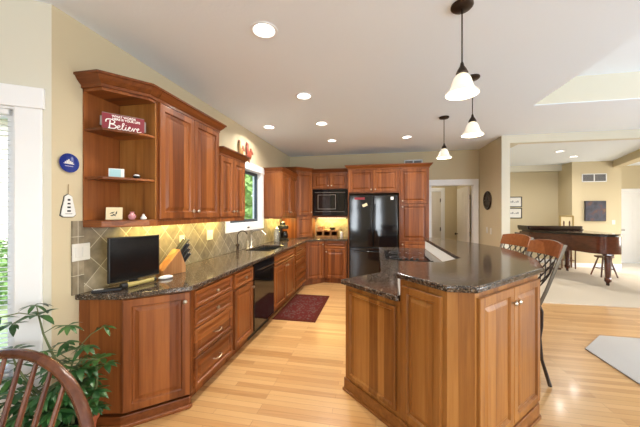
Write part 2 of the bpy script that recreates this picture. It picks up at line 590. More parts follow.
# ================================================================== SETTING
CZ = 2.75
WX, BY = -1.97, 6.38
S(MB().prism([(-3.6, -3.1), (5.7, -3.1), (5.7, 5.2), (2.2, 5.2), (2.2, 9.0), (-2.2, 9.0), (-2.2, 1.3), (-3.6, 0.3)], -0.1, 0), 'floor', 'floor')
S(MB().prism([(2.2, 5.2), (5.7, 5.2), (8.3, 5.2), (8.3, 7.75), (6.0, 7.75), (5.6, 8.2), (5.6, 8.75), (5.3, 9.4), (2.2, 9.4)], -0.1, 0.012), 'floor', 'carpet')
S(MB().prism([(6.0, 7.75), (8.3, 7.75), (8.3, 9.8), (5.6, 9.8), (5.6, 8.2)], -0.1, 0.004), 'floor', 'entrytile')
tag(MB().prism([(2.19, 2.90), (2.19, 3.53), (2.58, 3.93), (5.25, 3.93), (5.25, -1.5), (2.19, -1.5)], 0.0, 0.012).build('inset_carpet', 'carpet2', bevel=0.004), kind='structure')

CANS = [(-0.776, 1.90), (-0.783, 3.064), (-0.776, 4.065), (-1.587, 4.079), (-0.777, 5.075), (0.521, 5.079)]
def circ(x, y, r, n=20):
    return [(x + r * math.cos(2 * PI * i / n), y + r * math.sin(2 * PI * i / n)) for i in range(n)]
TR = [(1.86, -1.2), (5.0, -1.2), (5.0, 3.87), (1.86, 3.87)]
S(MB().prism([(-3.6, -3.1), (5.7, -3.1), (5.7, 5.36), (2.14, 5.36), (2.14, 6.45), (-2.05, 6.45), (-2.05, 1.36), (-3.6, 0.3)], CZ, CZ + 0.01,
             [circ(x, y, 0.078) for x, y in CANS] + [TR]), 'ceiling', 'ceiling')
tr = MB()
for (a, b_) in ((TR[0], TR[1]), (TR[1], TR[2]), (TR[2], TR[3]), (TR[3], TR[0])):
    dx, dy = b_[0] - a[0], b_[1] - a[1]
    l = math.hypot(dx, dy); nx, ny = dy / l * 0.05, -dx / l * 0.05
    tr.prism([a, b_, (b_[0] + nx, b_[1] + ny), (a[0] + nx, a[1] + ny)], CZ + 0.01, CZ + 0.33)
S(tr, 'ceiling', 'wallpale')
S(MB().prism([(1.8, -1.3), (5.1, -1.3), (5.1, 3.95), (1.8, 3.95)], CZ + 0.31, CZ + 0.35), 'ceiling', 'ceiling')

SW = (3.58, 4.66, 1.29, 2.13)   # sink window opening
wall('wall_left', (WX, 1.41), (WX, 6.5), 0.14, 0, CZ, holes=[(SW[0] - 1.41, SW[1] - 1.41, SW[2], SW[3])])
ux, uy = -math.sin(R(55)), -math.cos(R(55))
BL = 1.6
BQ = (WX + ux * BL, 1.41 + uy * BL)
GW = (0.165, 1.35, 0.47, 2.09)
wall('wall_bay', BQ, (WX, 1.41), 0.14, 0, CZ, 'wallpale', holes=[(BL - GW[1], BL - GW[0], GW[2], GW[3])])  # paler than the other walls: window light put into its colour
wall('wall_bay_side', (BQ[0], -3.0), BQ, 0.14, 0, CZ)
rw = [(x - (0.17 if x < 3 else 0.6) + 3.3, x + (0.17 if x < 3 else 0.6) + 3.3, 0.4, 2.3) for x in (-1.05, 0.1, 1.25, 3.6)]
wall('wall_rear', (5.6, -3.0), (-3.3, -3.0), 0.14, 0, CZ, holes=[(8.9 - b_, 8.9 - a, c, d) for a, b_, c, d in rw])
wall('wall_right', (5.6, 5.3), (5.6, -3.0), 0.14, 0, CZ, holes=[(5.3 - y - 0.6, 5.3 - y + 0.6, 0.4, 2.3) for y in (-1.4, 0.6, 2.6)])
wall('wall_back', (WX, BY), (2.08, BY), 0.12, 0, CZ, holes=[(1.14 - WX, 1.98 - WX, 0.0, 2.03)])
S(MB().box(2.08, 5.30, 0, 2.20, 6.50, CZ), 'wall_pier', 'wall')
S(MB().box(2.075, 5.295, 0, 2.202, 5.31, CZ), 'trim_1', 'wallpale')
S(MB().box(2.20, 5.30, 2.62, 5.7, 5.42, 2.85), 'wall_header', 'wallpale')
# music room and entry
S(MB().box(2.14, 6.50, 0, 2.20, 9.41, 2.85), 'wall_music_left', 'wall')
wall('wall_music_back', (2.2, 9.29), (5.1, 9.29), 0.12, 0, 2.85)
S(MB().box(5.1, 8.70, 0, 6.2, 9.72, 2.85), 'wall_music_column', 'wall')
wall('wall_entry', (6.2, 9.70), (8.3, 9.70), 0.12, 0, 2.85, holes=[(0.58, 1.50, 0, 2.05)])
wall('wall_music_right', (8.2, 9.8), (8.2, 5.3), 0.12, 0, 2.85, holes=[(1.9, 3.9, 0.45, 2.35)])
S(MB().box(5.7, 5.30, 0, 8.3, 5.42, 2.85), 'wall_music_front', 'wall')
MC = [(3.932, 7.099), (4.623, 7.82)]
S(MB().prism([(2.14, 5.36), (8.3, 5.36), (8.3, 9.8), (2.14, 9.8)], 2.79, 2.80, [circ(x, y, 0.078) for x, y in MC]), 'ceiling', 'ceiling')
S(MB().box(2.2, 9.12, 2.62, 5.1, 9.29, 2.79).box(2.2, 5.42, 2.62, 2.38, 9.12, 2.79), 'ceiling', 'wallpale')
S(MB().prism([(6.2, 8.70), (6.02, 8.70), (5.0, 6.0), (5.0, 5.42), (5.18, 5.42)], 2.62, 2.79), 'trim_2', 'wall')
# hall beyond the doorway
wall('wall_hall_back', (0.3, 8.2), (2.14, 8.2), 0.1, 0, 2.5, holes=[(0.68, 1.44, 0, 2.04)])
S(MB().box(0.3, 6.5, 0, 0.4, 8.2, 2.5), 'wall_hall_left', 'wall')
S(MB().box(0.3, 6.5, 2.45, 2.14, 8.3, 2.5), 'ceiling', 'ceiling')
# unseen lamp added to brighten the hall
t = tag(bpy.data.objects.new('added_hall_lamp', None), 'added round ceiling lamp brightening the back hall, out of view', 'ceiling light'); col.objects.link(t); t.location = (1.1, 7.3, 2.449)
ADDED_HALL_LAMP = t
# baseboards
bb = MB().box(5.09, 8.685, 0, 6.2, 8.70, 0.12).box(5.085, 8.685, 0, 5.10, 9.29, 0.12)
S(bb, 'baseboard_music_column', 'white', bevel=0.004)
S(MB().box(2.2, 9.275, 0, 5.08, 9.29, 0.12), 'baseboard_music_back', 'white', bevel=0.004)
bb = MB().prism([(-0.0, 0.0), (BL - 0.0, 0.0), (BL, -0.015), (0.0, -0.015)], 0, 0.12)
S(bb, 'baseboard_bay', 'white', loc=(BQ[0], BQ[1], 0), rot=(0, 0, R(35)), bevel=0.003)
S(MB().box(WX, 1.41, 0, WX + 0.015, 1.545, 0.12), 'baseboard_left', 'white')
S(MB().box(2.065, 5.30, 0, 2.08, 6.38, 0.12).box(2.075, 5.28, 0, 2.2, 5.295, 0.12), 'baseboard_pier', 'white')

# --- windows
def window(name, loc, ang, u0, u1, z0, z1, cas=0.11, sash='white', glass_y=0.07, sill=True, mull=0):
    """Casing, jamb, sash and glass of one window, wall face on the local x axis, outside towards +y."""
    r = tag(bpy.data.objects.new(name, None), kind='structure'); col.objects.link(r)
    r.location = loc; r.rotation_euler = (0, 0, ang)
    c = MB()
    c.box(u0 - cas, -0.018, z0 - (cas if sill else 0), u0, 0.0, z1)
    c.box(u1, -0.018, z0 - (cas if sill else 0), u1 + cas, 0.0, z1)
    c.box(u0 - cas - 0.012, -0.026, z1, u1 + cas + 0.012, 0.0, z1 + cas)
    c.box(u0, -0.018, z0 - cas, u1, 0.0, z0)
    c.build('window_casing', 'white', r, bevel=0.004)
    j = MB()
    j.box(u0, 0, z0, u0 + 0.012, 0.14, z1).box(u1 - 0.012, 0, z0, u1, 0.14, z1)
    j.box(u0 + 0.012, 0, z1 - 0.012, u1 - 0.012, 0.14, z1).box(u0 + 0.012, 0, z0, u1 - 0.012, 0.14, z0 + 0.015)
    j.build('window_jamb', 'white', r)
    s_ = MB()
    a, b_, c0, c1, y0, y1 = u0 + 0.012, u1 - 0.012, z0 + 0.015, z1 - 0.012, glass_y - 0.02, glass_y + 0.02
    k = 0.045
    s_.box(a, y0, c0, a + k, y1, c1).box(b_ - k, y0, c0, b_, y1, c1).box(a + k, y0, c1 - k, b_ - k, y1, c1).box(a + k, y0, c0, b_ - k, y1, c0 + k)
    if mull: s_.box((a + b_) / 2 - 0.02, y0, c0 + k, (a + b_) / 2 + 0.02, y1, c1 - k)
    s_.build('window_sash', sash, r)
    MB().box(a + k, glass_y - 0.003, c0 + k, b_ - k, glass_y + 0.003, c1 - k).build('window_pane', 'glass', r)
    return r


w1 = window('window_1', (BQ[0], BQ[1], 0), R(35), BL - GW[1], BL - GW[0], GW[2], GW[3], cas=0.125)
w2 = window('window_2', (WX, 1.41, 0), PI / 2, SW[0] - 1.41, SW[1] - 1.41, SW[2], SW[3], sash='sash', mull=1)
lk = MB().box(2.70, -0.026, 1.215, 2.76, -0.018, 1.235)
lk.build('window_crank_cover', 'bronze', w2)
for i, x in enumerate((-1.05, 0.1, 1.25, 3.6)):  # the wide one is unseen and enlarged for its fill lamp
    window('window_%d' % (3 + i), (5.6, -3.0, 0), PI, 5.6 - x - (0.17 if x < 3 else 0.6), 5.6 - x + (0.17 if x < 3 else 0.6), 0.4, 2.3)
for i, y in enumerate((-1.4, 0.6, 2.6)):  # unseen windows put in for the side fill lamps
    window('window_%d' % (7 + i), (5.6, 5.3, 0), -PI / 2, 5.3 - y - 0.6, 5.3 - y + 0.6, 0.4, 2.3)
window('window_10', (8.2, 9.8, 0), -PI / 2, 1.9, 3.9, 0.45, 2.35, mull=1)  # unseen window put in for the music room's added lamp
# blind on window 1
bl = thing('window_blind', 'white horizontal mini blind hanging in the tall window on the left', 'blind', (BQ[0], BQ[1], 0), R(35))
mb = MB()
x0b, x1b = BL - GW[1] + 0.03, BL - GW[0] - 0.035
z = GW[2] + 0.05
while z < GW[3] - 0.06:
    mb.box(x0b, 0.012, z, x1b, 0.034, z + 0.0012)
    z += 0.028
mb.build('slats', 'white', bl)
MB().box(x0b, 0.008, GW[3] - 0.045, x1b, 0.040, GW[3] - 0.013).build('head_rail', 'white', bl, bevel=0.002)
MB().box(x0b, 0.012, GW[2] + 0.022, x1b, 0.034, GW[2] + 0.036).build('bottom_rail', 'white', bl)

# --- doorways
def casing(name, P, ang, u0, u1, ztop, cw=0.085, extra=0.03):
    c = MB().box(u0 - cw, -0.018, 0, u0, 0, ztop).box(u1, -0.018, 0, u1 + cw, 0, ztop).box(u0 - cw, -0.022, ztop, u1 + cw, 0, ztop + cw + extra)
    c.box(u0, -0.018, 0, u0 + 0.012, 0.13, ztop).box(u1 - 0.012, -0.018, 0, u1, 0.13, ztop).box(u0, -0.018, ztop - 0.012, u1, 0.13, ztop)
    return S(c, name, 'white', loc=(P[0], P[1], 0), rot=(0, 0, ang), bevel=0.003)


casing('trim_3', (0, BY), 0, 1.14, 1.98, 2.03)
casing('trim_4', (0, 8.2), 0, 0.98, 1.74, 2.04, 0.08, 0)
casing('trim_5', (0, 9.70), 0, 6.78, 7.70, 2.05, 0.08, 0)


def panel_door(name, w_, h, loc, ang, cols, m='doorpaint', knob_x=None, both=False, hinge_x=None, lever=False, deadbolt=False, th=0.04):
    r = tag(bpy.data.objects.new(name, None), kind='structure'); col.objects.link(r)
    r.location = loc; r.rotation_euler = (0, 0, ang)
    mb = MB().box(0, 0.006, 0.01, w_, th - 0.006, h)
    # stiles and rails proud of the ground, on both sides
    rows = cols
    st = 0.11
    zs = [0.01] + [z for pr in rows for z in pr] + [h]
    for (y0, y1) in ((0, 0.006), (th - 0.006, th)):
        mb.box(0, y0, 0.01, st, y1, h).box(w_ - st, y0, 0.01, w_, y1, h).box(w_ / 2 - 0.05, y0, 0.01, w_ / 2 + 0.05, y1, h)
        for i in range(0, len(zs), 2):
            mb.box(st, y0, zs[i], w_ / 2 - 0.05, y1, zs[i + 1]).box(w_ / 2 + 0.05, y0, zs[i], w_ - st, y1, zs[i + 1])
        for a, b_ in rows:
            for x0, x1 in ((st, w_ / 2 - 0.05), (w_ / 2 + 0.05, w_ - st)):
                yy = (y0 + 0.001, y1) if y0 == 0 else (y0, y1 - 0.001)
                mb.box(x0 + 0.03, yy[0], a + 0.03, x1 - 0.03, yy[1], b_ - 0.03)
    mb.build('door_leaf', m, r, bevel=0.002)
    if knob_x is not None:
        k = MB()
        for sgn, y in ((-1, 0), (1, th)):
            if lever:
                k.tube([(knob_x, y, 0.95), (knob_x, y + sgn * 0.05, 0.95), (knob_x + 0.10, y + sgn * 0.055, 0.95)], 0.012)
            else:
                k.tube([(knob_x, y, 0.95), (knob_x, y + sgn * 0.03, 0.95)], 0.012).ball((knob_x, y + sgn * 0.05, 0.95), 0.028, 0.022, 0.028)
        k.build('door_handle', 'bronze', r, smooth=True)
        if deadbolt:
            MB().tube([(knob_x, -0.02, 1.13), (knob_x, 0, 1.13)], 0.03, 14).build('deadbolt', 'bronze', r)
    if hinge_x is not None:
        for z in (0.25, 1.0, 1.78):
            MB().box(hinge_x - 0.012, -0.012, z - 0.05, hinge_x + 0.012, 0.0, z + 0.05).build('door_hinge', 'bronze', r)
    return r


PROWS = ((0.22, 0.95), (1.15, 1.90))
panel_door('door_1', 0.735, 2.02, (0.9925, 8.22, 0), 0, PROWS, knob_x=0.07, hinge_x=0.72)
panel_door('door_2', 0.80, 2.01, (1.94, 6.515, 0), PI / 2, PROWS, knob_x=0.73, hinge_x=0.012)
panel_door('door_3', 0.89, 2.03, (6.795, 9.72, 0), 0, ((0.22, 0.80), (0.95, 1.50), (1.62, 1.90)), m='white', knob_x=0.075, lever=True, deadbolt=True)

# --- tiled splashback
S(MB().box(WX, 1.60, 0.914, WX + 0.012, SW[0] - 0.125, 1.36).box(WX, SW[0] - 0.125, 0.914, WX + 0.012, SW[1] + 0.125, SW[2] - 0.112)
  .box(WX, SW[1] + 0.125, 0.914, WX + 0.012, 6.38, 1.36), 'trim_6', 'tileL')
S(MB().box(WX, 1.525, 0.914, WX + 0.013, 1.60, 1.405), 'trim_7', 'tileS')
S(MB().box(WX + 0.012, BY - 0.012, 0.914, -0.556, BY, 1.40), 'trim_8', 'tileB')

# ================================================================== CABINETS
def knob(parent, x, y, z):
    return MB().lathe([(0.006, 0), (0.006, 0.012), (0.015, 0.018), (0.016, 0.024), (0.010, 0.030), (0.0, 0.031)], seg=14).build(
        'knob', 'nickel', parent, loc=(x, y, z), rot=(PI / 2, 0, 0), smooth=True)


def pull(parent, x, y, z, w_=0.10):
    pts = [(-w_ / 2, 0, 0), (-w_ / 2, -0.022, 0.0), (-w_ / 4, -0.030, -0.006), (0, -0.031, -0.008), (w_ / 4, -0.030, -0.006), (w_ / 2, -0.022, 0.0), (w_ / 2, 0, 0)]
    return MB().tube(pts, 0.0048, 8).build('handle', 'nickel', parent, loc=(x, y, z), smooth=True)


def door(parent, x, z, w_, h, knobpos=None, m='cherry', name='door', y=0.0, raised=True, frame=0.058, rot=0, loc=None):
    """Door whose own origin is its lower left back corner; knob (dx, dz) in door coordinates."""
    d = MB().panel(0, 0, w_, h, 0, raised=raised, frame=frame).build(name, m, parent, loc=loc or (x, y, z), rot=(0, 0, rot))
    if knobpos: knob(d, knobpos[0], -0.02, knobpos[1])
    return d


def drawer(parent, x, z, w_, h, kind='knob', m='cherry_h', y=0.0, knobs=1):
    d = MB().panel(0, 0, w_, h, 0, frame=min(0.032, h * 0.24)).build('drawer', m, parent, loc=(x, y, z))
    if kind == 'knob':
        for i in range(knobs):
            knob(d, w_ * (i + 1) / (knobs + 1), -0.02, h / 2)
    elif kind == 'pull':
        pull(d, w_ / 2, -0.02, h / 2)
    return d


def carcass(parent, w_, d_, z0, z1, m='cherry', toe=True, name='body'):
    mb = MB()
    if toe:
        mb.box(0, 0, 0.10, w_, d_, z1).box(0, 0.06, 0, w_, d_, 0.10)
    else:
        mb.box(0, 0, z0, w_, d_, z1)
    return mb.build(name, m, parent, bevel=0.001)


FX, FY = -1.37, 5.77       # face planes of the base runs
D = 0.598
g = 0.003

# end cabinet with the angled door (outline in world coordinates)
t = thing('base_cabinet', 'end base cabinet with angled raised-panel door beside the potted plant', 'cabinet', (FX, 1.62, 0))
pl = [(WX + 0.001, 1.575), (-1.69, 1.635), (FX, 1.915), (FX, 1.925), (WX + 0.001, 1.925)]
loc2 = lambda P: [(x - FX, y - 1.62) for x, y in P]
MB().prism(loc2(pl), 0.10, 0.876).build('body', 'cherry', t, bevel=0.001)
pp = [(WX + 0.001, 1.562), (-1.685, 1.622), (FX + 0.004, 1.902), (FX + 0.004, 1.925), (WX + 0.001, 1.925)]
MB().prism(loc2(pp), 0.0, 0.085).build('plinth', 'cherry_t', t, bevel=0.006)
pp2 = [(WX + 0.001, 1.550), (-1.68, 1.610), (FX + 0.014, 1.893), (FX + 0.014, 1.925), (WX + 0.001, 1.925)]
MB().prism(loc2(pp2), 0.0, 0.03).build('base_shoe', 'cherry_t', t, bevel=0.008)
ang = math.atan2(0.28, 0.32)
dl = math.hypot(0.28, 0.32)
d_ = door(t, 0, 0, dl - 0.012, 0.765, (dl - 0.045, 0.70), rot=ang, loc=(-1.69 - FX + 0.006 * math.cos(ang), 0.015 + 0.006 * math.sin(ang), 0.105))

RZ = PI / 2
def left_cab(name, label, y0, y1, z0=0, cat='cabinet', group=None):
    return thing(name, label, cat, (FX, y0, 0), RZ, group)


y0, y1 = 1.927, 2.549
t = left_cab('drawer_cabinet', 'four-drawer base cabinet between the angled end cabinet and the narrow one', y0, y1)
W = y1 - y0
carcass(t, W, D, 0, 0.876)
drawer(t, 0.025, 0.725, W - 0.05, 0.135, 'knob')
drawer(t, 0.025, 0.575, W - 0.05, 0.140, 'knob')
drawer(t, 0.025, 0.350, W - 0.05, 0.215, 'pull')
drawer(t, 0.025, 0.115, W - 0.05, 0.225, 'pull')

y0, y1 = 2.551, 3.012
t = left_cab('base_cabinet', 'narrow base cabinet with one drawer and door left of the dishwasher', y0, y1)
W = y1 - y0
carcass(t, W, D, 0, 0.876)
drawer(t, 0.02, 0.70, W - 0.04, 0.155, 'knob')
door(t, 0.02, 0.115, W - 0.04, 0.575, (W - 0.075, 0.52))

# dishwasher
y0, y1 = 3.014, 3.652
t = left_cab('dishwasher', 'black dishwasher built in under the granite worktop', y0, y1, cat='dishwasher')
W = y1 - y0
MB().box(0.003, 0.004, 0.10, W - 0.003, D, 0.872).box(0.003, 0.06, 0.0, W - 0.003, D, 0.10).build('body', 'blackm', t)
MB().box(0.006, -0.022, 0.115, W - 0.006, 0.003, 0.735).build('door', 'black', t, bevel=0.003)
cp = MB().box(0.006, -0.028, 0.740, W - 0.006, 0.003, 0.870).build('control_panel', 'black', t, bevel=0.003)
MB().tube([(0.07, -0.028, 0.80), (0.07, -0.055, 0.80), (W - 0.07, -0.055, 0.80), (W - 0.07, -0.028, 0.80)], 0.009).build('handle', 'black', t, smooth=True)

y0, y1 = 3.654, 4.700
t = left_cab('sink_cabinet', 'sink base cabinet with false drawer front over two doors', y0, y1)
W = y1 - y0
mb = MB()  # open box so the basin hangs inside
mb.box(0, 0, 0.10, W, 0.02, 0.876).box(0, 0.02, 0.10, 0.018, D, 0.876).box(W - 0.018, 0.02, 0.10, W, D, 0.876).box(0.018, 0.02, 0.10, W - 0.018, D, 0.118)
mb.box(0.018, D - 0.01, 0.118, W - 0.018, D, 0.876).box(0, 0.06, 0, W, D, 0.10)
mb.build('body', 'cherry', t)
drawer(t, 0.02, 0.72, W - 0.04, 0.135, None)
dw = (W - 0.046) / 2
door(t, 0.02, 0.115, dw, 0.59, (dw - 0.04, 0.54))
door(t, 0.026 + dw, 0.115, dw, 0.59, (0.04, 0.54))

y0, y1 = 4.702, 5.468
t = left_cab('drawer_cabinet', 'drawer base cabinet right of the sink doors, by the far corner', y0, y1)
W = y1 - y0
carcass(t, W, D, 0, 0.876)
for z, h in ((0.725, 0.135), (0.575, 0.14), (0.35, 0.215), (0.115, 0.225)):
    drawer(t, 0.02, z, W - 0.04, h, 'pull')

# corner base, angled door
cx, cy = FX, 5.47
qx, qy = -1.058, FY
t = thing('corner_cabinet', 'angled corner base cabinet with one plain door under the appliance garage', 'cabinet', (cx, cy, 0))
lc = lambda P: [(x - cx, y - cy) for x, y in P]
MB().prism(lc([(WX + 0.001, cy), (cx, cy), (qx, qy), (qx, BY - 0.001), (WX + 0.001, BY - 0.001)]), 0.10, 0.876).build('body', 'cherry', t)
MB().prism(lc([(WX + 0.001, cy), (cx - 0.06, cy), (qx, qy + 0.06), (qx, BY - 0.001), (WX + 0.001, BY - 0.001)]), 0.0, 0.10).build('toe_kick', 'cherry', t)
ang = math.atan2(qy - cy, qx - cx); dl = math.hypot(qy - cy, qx - cx)
door(t, 0, 0, dl - 0.016, 0.745, (dl - 0.05, 0.69), rot=ang, loc=(0.008 * math.cos(ang), 0.008 * math.sin(ang), 0.115))

# back base cabinet left of the fridge
x0, x1 = -1.056, -0.578
t = thing('base_cabinet', 'base cabinet with drawer and door left of the black refrigerator', 'cabinet', (x0, FY, 0))
W = x1 - x0
carcass(t, W, 0.608, 0, 0.876)
drawer(t, 0.02, 0.72, W - 0.04, 0.135, None)
door(t, 0.02, 0.115, W - 0.04, 0.59, (0.04, 0.54))

# ---------------- worktop
OH = 0.03
wt = [(WX + 0.001, 1.545), (-1.68, 1.605), (FX + OH, 1.905), (FX + OH, 5.455), (qx + 0.012, FY - OH), (-0.580, FY - OH), (-0.580, BY - 0.013), (WX + 0.013, BY - 0.013), (WX + 0.013, 1.7), (WX + 0.001, 1.69)]
sk = (-1.86, -1.47, 3.80, 4.52)
def rr(x0, x1, y0, y1, r, n=5):
    o = []
    for cx_, cy_, a0 in ((x1 - r, y0 + r, -PI / 2), (x1 - r, y1 - r, 0), (x0 + r, y1 - r, PI / 2), (x0 + r, y0 + r, PI)):
        for i in range(n + 1):
            a = a0 + PI / 2 * i / n
            o.append((cx_ + r * math.cos(a), cy_ + r * math.sin(a)))
    return o
o = MB().prism(wt, 0.877, 0.914, [rr(sk[0], sk[1], sk[2], sk[3], 0.05)]).build('granite_worktop', 'granite', bevel=0.008, seg=3)
tag(o, 'brown speckled granite worktop running along the left and back cabinets', 'worktop')
# sink
t = thing('kitchen_sink', 'dark undermount sink set in the left granite worktop', 'sink', ((sk[0] + sk[1]) / 2, (sk[2] + sk[3]) / 2, 0.70))
sm = MB()
for ya, yb in ((-0.352, -0.01), (0.01, 0.352)):
    a, b_ = -0.188, 0.188
    zt = 0.172
    prev = None
    loops = [rr(a, b_, ya, yb, 0.04), rr(a + 0.006, b_ - 0.006, ya + 0.006, yb - 0.006, 0.04), rr(a + 0.02, b_ - 0.02, ya + 0.02, yb - 0.02, 0.04)]
    zs_ = [zt, 0.05, 0.02]
    vs = [(x, y, zz) for lp, zz in zip(loops, zs_) for x, y in lp]
    n_ = len(loops[0])
    fs = [(k * n_ + i, k * n_ + (i + 1) % n_, (k + 1) * n_ + (i + 1) % n_, (k + 1) * n_ + i) for k in range(2) for i in range(n_)]
    fs.append(tuple(2 * n_ + i for i in range(n_)))
    sm.add(vs, fs)
sm.box(-0.205, -0.375, 0.172, -0.188, 0.375, 0.1765).box(0.188, -0.375, 0.172, 0.205, 0.375, 0.1765).box(-0.188, -0.01, 0.165, 0.188, 0.01, 0.1765)
sm.box(-0.188, -0.375, 0.172, 0.188, -0.352, 0.1765).box(-0.188, 0.352, 0.172, 0.188, 0.375, 0.1765)
so = sm.build('basin', 'blackm', t)
so.modifiers.new('solid', 'SOLIDIFY').thickness = 0.002
for yy in (-0.18, 0.18):
    MB().lathe([(0.0, 0.021), (0.035, 0.021), (0.04, 0.025), (0.0, 0.0255)], 0, yy).build('drain', 'steel', t)

# faucets
t = thing('faucet', 'arched nickel kitchen faucet behind the sink', 'faucet', (-1.895, 4.12, 0.914))
pts = [(0, 0, 0), (0, 0, 0.16)] + [(0.11 - 0.11 * math.cos(a), 0, 0.19 + 0.085 * math.sin(a)) for a in [PI * i / 10 * 0.82 for i in range(11)]]
MB().lathe([(0.032, 0), (0.032, 0.008), (0.02, 0.02), (0.018, 0.10), (0.014, 0.12)], 0, 0).tube(pts, 0.0125, 12).tube([pts[-1], (pts[-1][0] + 0.03, 0, pts[-1][2] - 0.035)], 0.016, 12).build('spout', 'nickel', t, smooth=True)
MB().tube([(0, 0.015, 0.07), (0, 0.05, 0.085), (0.015, 0.11, 0.12)], [0.012, 0.008, 0.006], 10).build('lever', 'nickel', t, smooth=True)
MB().lathe([(0.022, 0), (0.022, 0.006), (0.012, 0.02), (0.013, 0.11), (0.009, 0.12)], 0, -0.12).build('side_sprayer', 'nickel', t, smooth=True)
t = thing('filter_faucet', 'slim dark bronze gooseneck tap left of the sink', 'faucet', (-1.885, 3.66, 0.914))
pts = [(0, 0, 0.05), (0, 0, 0.20)] + [(0.075 - 0.075 * math.cos(a), 0, 0.22 + 0.07 * math.sin(a)) for a in [PI * i / 10 * 0.9 for i in range(11)]]
MB().lathe([(0.024, 0), (0.024, 0.01), (0.02, 0.02), (0.018, 0.07), (0.028, 0.085), (0.026, 0.10), (0.012, 0.115)], 0, 0).tube(pts, 0.007, 10).build('spout', 'bronze', t, smooth=True)
MB().tube([(0, 0.018, 0.09), (0, 0.055, 0.095)], 0.007).build('lever', 'bronze', t, smooth=True)

# ---------------- upper cabinets
def crown(parent, path, z, h=0.086, out=0.062, m='cherry_t', closed_to=None, name='crown_moulding'):
    """Crown along a path of (x, y) points; the moulding leans out to the right of the path."""
    prof = [(0.0, 0.0), (0.012, 0.0), (0.012, 0.02), (0.02, 0.026), (0.038, 0.045), (0.050, 0.064), (0.053, 0.069), (out, 0.071), (out, h), (0.0, h)]
    n_ = len(path)
    P = [Vector((p[0], p[1])) for p in path]
    vs, fs = [], []
    for i in range(n_):
        ds = []
        if i > 0: ds.append((P[i] - P[i - 1]).normalized())
        if i < n_ - 1: ds.append((P[i + 1] - P[i]).normalized())
        nn = [Vector((d.y, -d.x)) for d in ds]
        if len(nn) == 2:
            b2 = (nn[0] + nn[1]).normalized(); sc = 1 / max(0.3, b2.dot(nn[0]))
        else:
            b2 = nn[0]; sc = 1
        for a, c in prof:
            q = P[i] + b2 * a * sc
            vs.append((q.x, q.y, z + c))
    k = len(prof)
    for i in range(n_ - 1):
        for j in range(k):
            jj = (j + 1) % k
            fs.append((i * k + j, i * k + jj, (i + 1) * k + jj, (i + 1) * k + j))
    fs.append(tuple(range(k))); fs.append(tuple((n_ - 1) * k + j for j in range(k)))
    return MB().add(vs, fs).build(name, m, parent)


UX = -1.64
UD = UX - WX - 0.001
# open corner shelf unit
t = thing('corner_shelf_unit', 'open cherry display shelf unit at the near end of the left wall cabinets', 'shelf unit', (UX, 1.60, 0))
lu = lambda P: [(x - UX, y - 1.60) for x, y in P]
shp = [(WX + 0.001, 1.600), (-1.81, 1.600), (UX, 1.815), (UX, 1.889), (WX + 0.001, 1.889)]
MB().prism(lu([(WX + 0.001, 1.6), (WX + 0.013, 1.6), (WX + 0.013, 1.889), (WX + 0.001, 1.889)]), 1.40, 2.305).build('back_panel', 'cherry', t)
MB().prism(lu([(WX + 0.013, 1.877), (UX, 1.877), (UX, 1.889), (WX + 0.013, 1.889)]), 1.40, 2.305).build('side_panel', 'honey', t)
MB().prism(lu(shp), 2.288, 2.310).build('top_panel', 'cherry_h', t)
shi = [(WX + 0.013, 1.604), (-1.812, 1.604), (UX - 0.004, 1.812), (UX - 0.004, 1.877), (WX + 0.013, 1.877)]
for z in (2.02, 1.69):
    MB().prism(lu(shi), z, z + 0.018).build('shelf', 'cherry_h', t, bevel=0.004)
shb = [(WX + 0.001, 1.592), (-1.807, 1.592), (UX + 0.006, 1.812), (UX + 0.006, 1.889), (WX + 0.001, 1.889)]
MB().prism(lu(shb), 1.36, 1.408).build('bottom_panel', 'cherry_h', t, bevel=0.006)
crown(t, [(WX + 0.001 - UX, 0.0), (-1.81 - UX, 0.0), (0.0, 0.215), (0.0, 0.289)], 2.308)

def upper(name, label, loc, rz, w_, z0, z1, dep, ndoors, knobs='pair', crownz=None, left_ret=False, right_ret=False, rail=0.04, m='cherry', top_out=0.075, cr=0.086):
    t = thing(name, label, 'cabinet', loc, rz)
    MB().box(0, 0, z0, w_, dep, z1 + 0.03).build('body', m, t, bevel=0.001)
    if rail:
        MB().box(0, -0.004, z0 - rail, w_, 0.02, z0).box(0, 0.02, z0 - rail, 0.018, dep, z0).box(w_ - 0.018, 0.02, z0 - rail, w_, dep, z0).build('light_rail', m, t, bevel=0.003)
    dw = (w_ - 0.03 - 0.004 * (ndoors - 1)) / ndoors
    for i in range(ndoors):
        kx = dw - 0.035 if (i % 2 == 0 and ndoors > 1) else 0.035
        door(t, 0.015 + i * (dw + 0.004), z0 + 0.012, dw, z1 - z0 - 0.015, (kx, 0.06) if knobs else None, m=m)
    path = []
    if left_ret: path.append((0.0, dep))
    path += [(0.0, 0.0), (w_, 0.0)]
    if right_ret: path.append((w_, dep))
    crown(t, path, z1 + 0.003, h=cr)
    return t


upper('wall_cabinet', 'tall two-door wall cabinet beside the open display shelves', (UX, 1.891, 0), RZ, 0.868, 1.40, 2.305, UD, 2, right_ret=True)
upper('wall_cabinet', 'shorter two-door wall cabinet left of the sink window', (UX, 2.762, 0), RZ, 0.598, 1.40, 2.075, UD, 2, right_ret=True)
t3 = upper('wall_cabinet', 'wall cabinet right of the sink window with its side panel towards the room', (UX, 4.80, 0), RZ, 0.966, 1.385, 2.17, UD, 2, left_ret=True, cr=0.075)

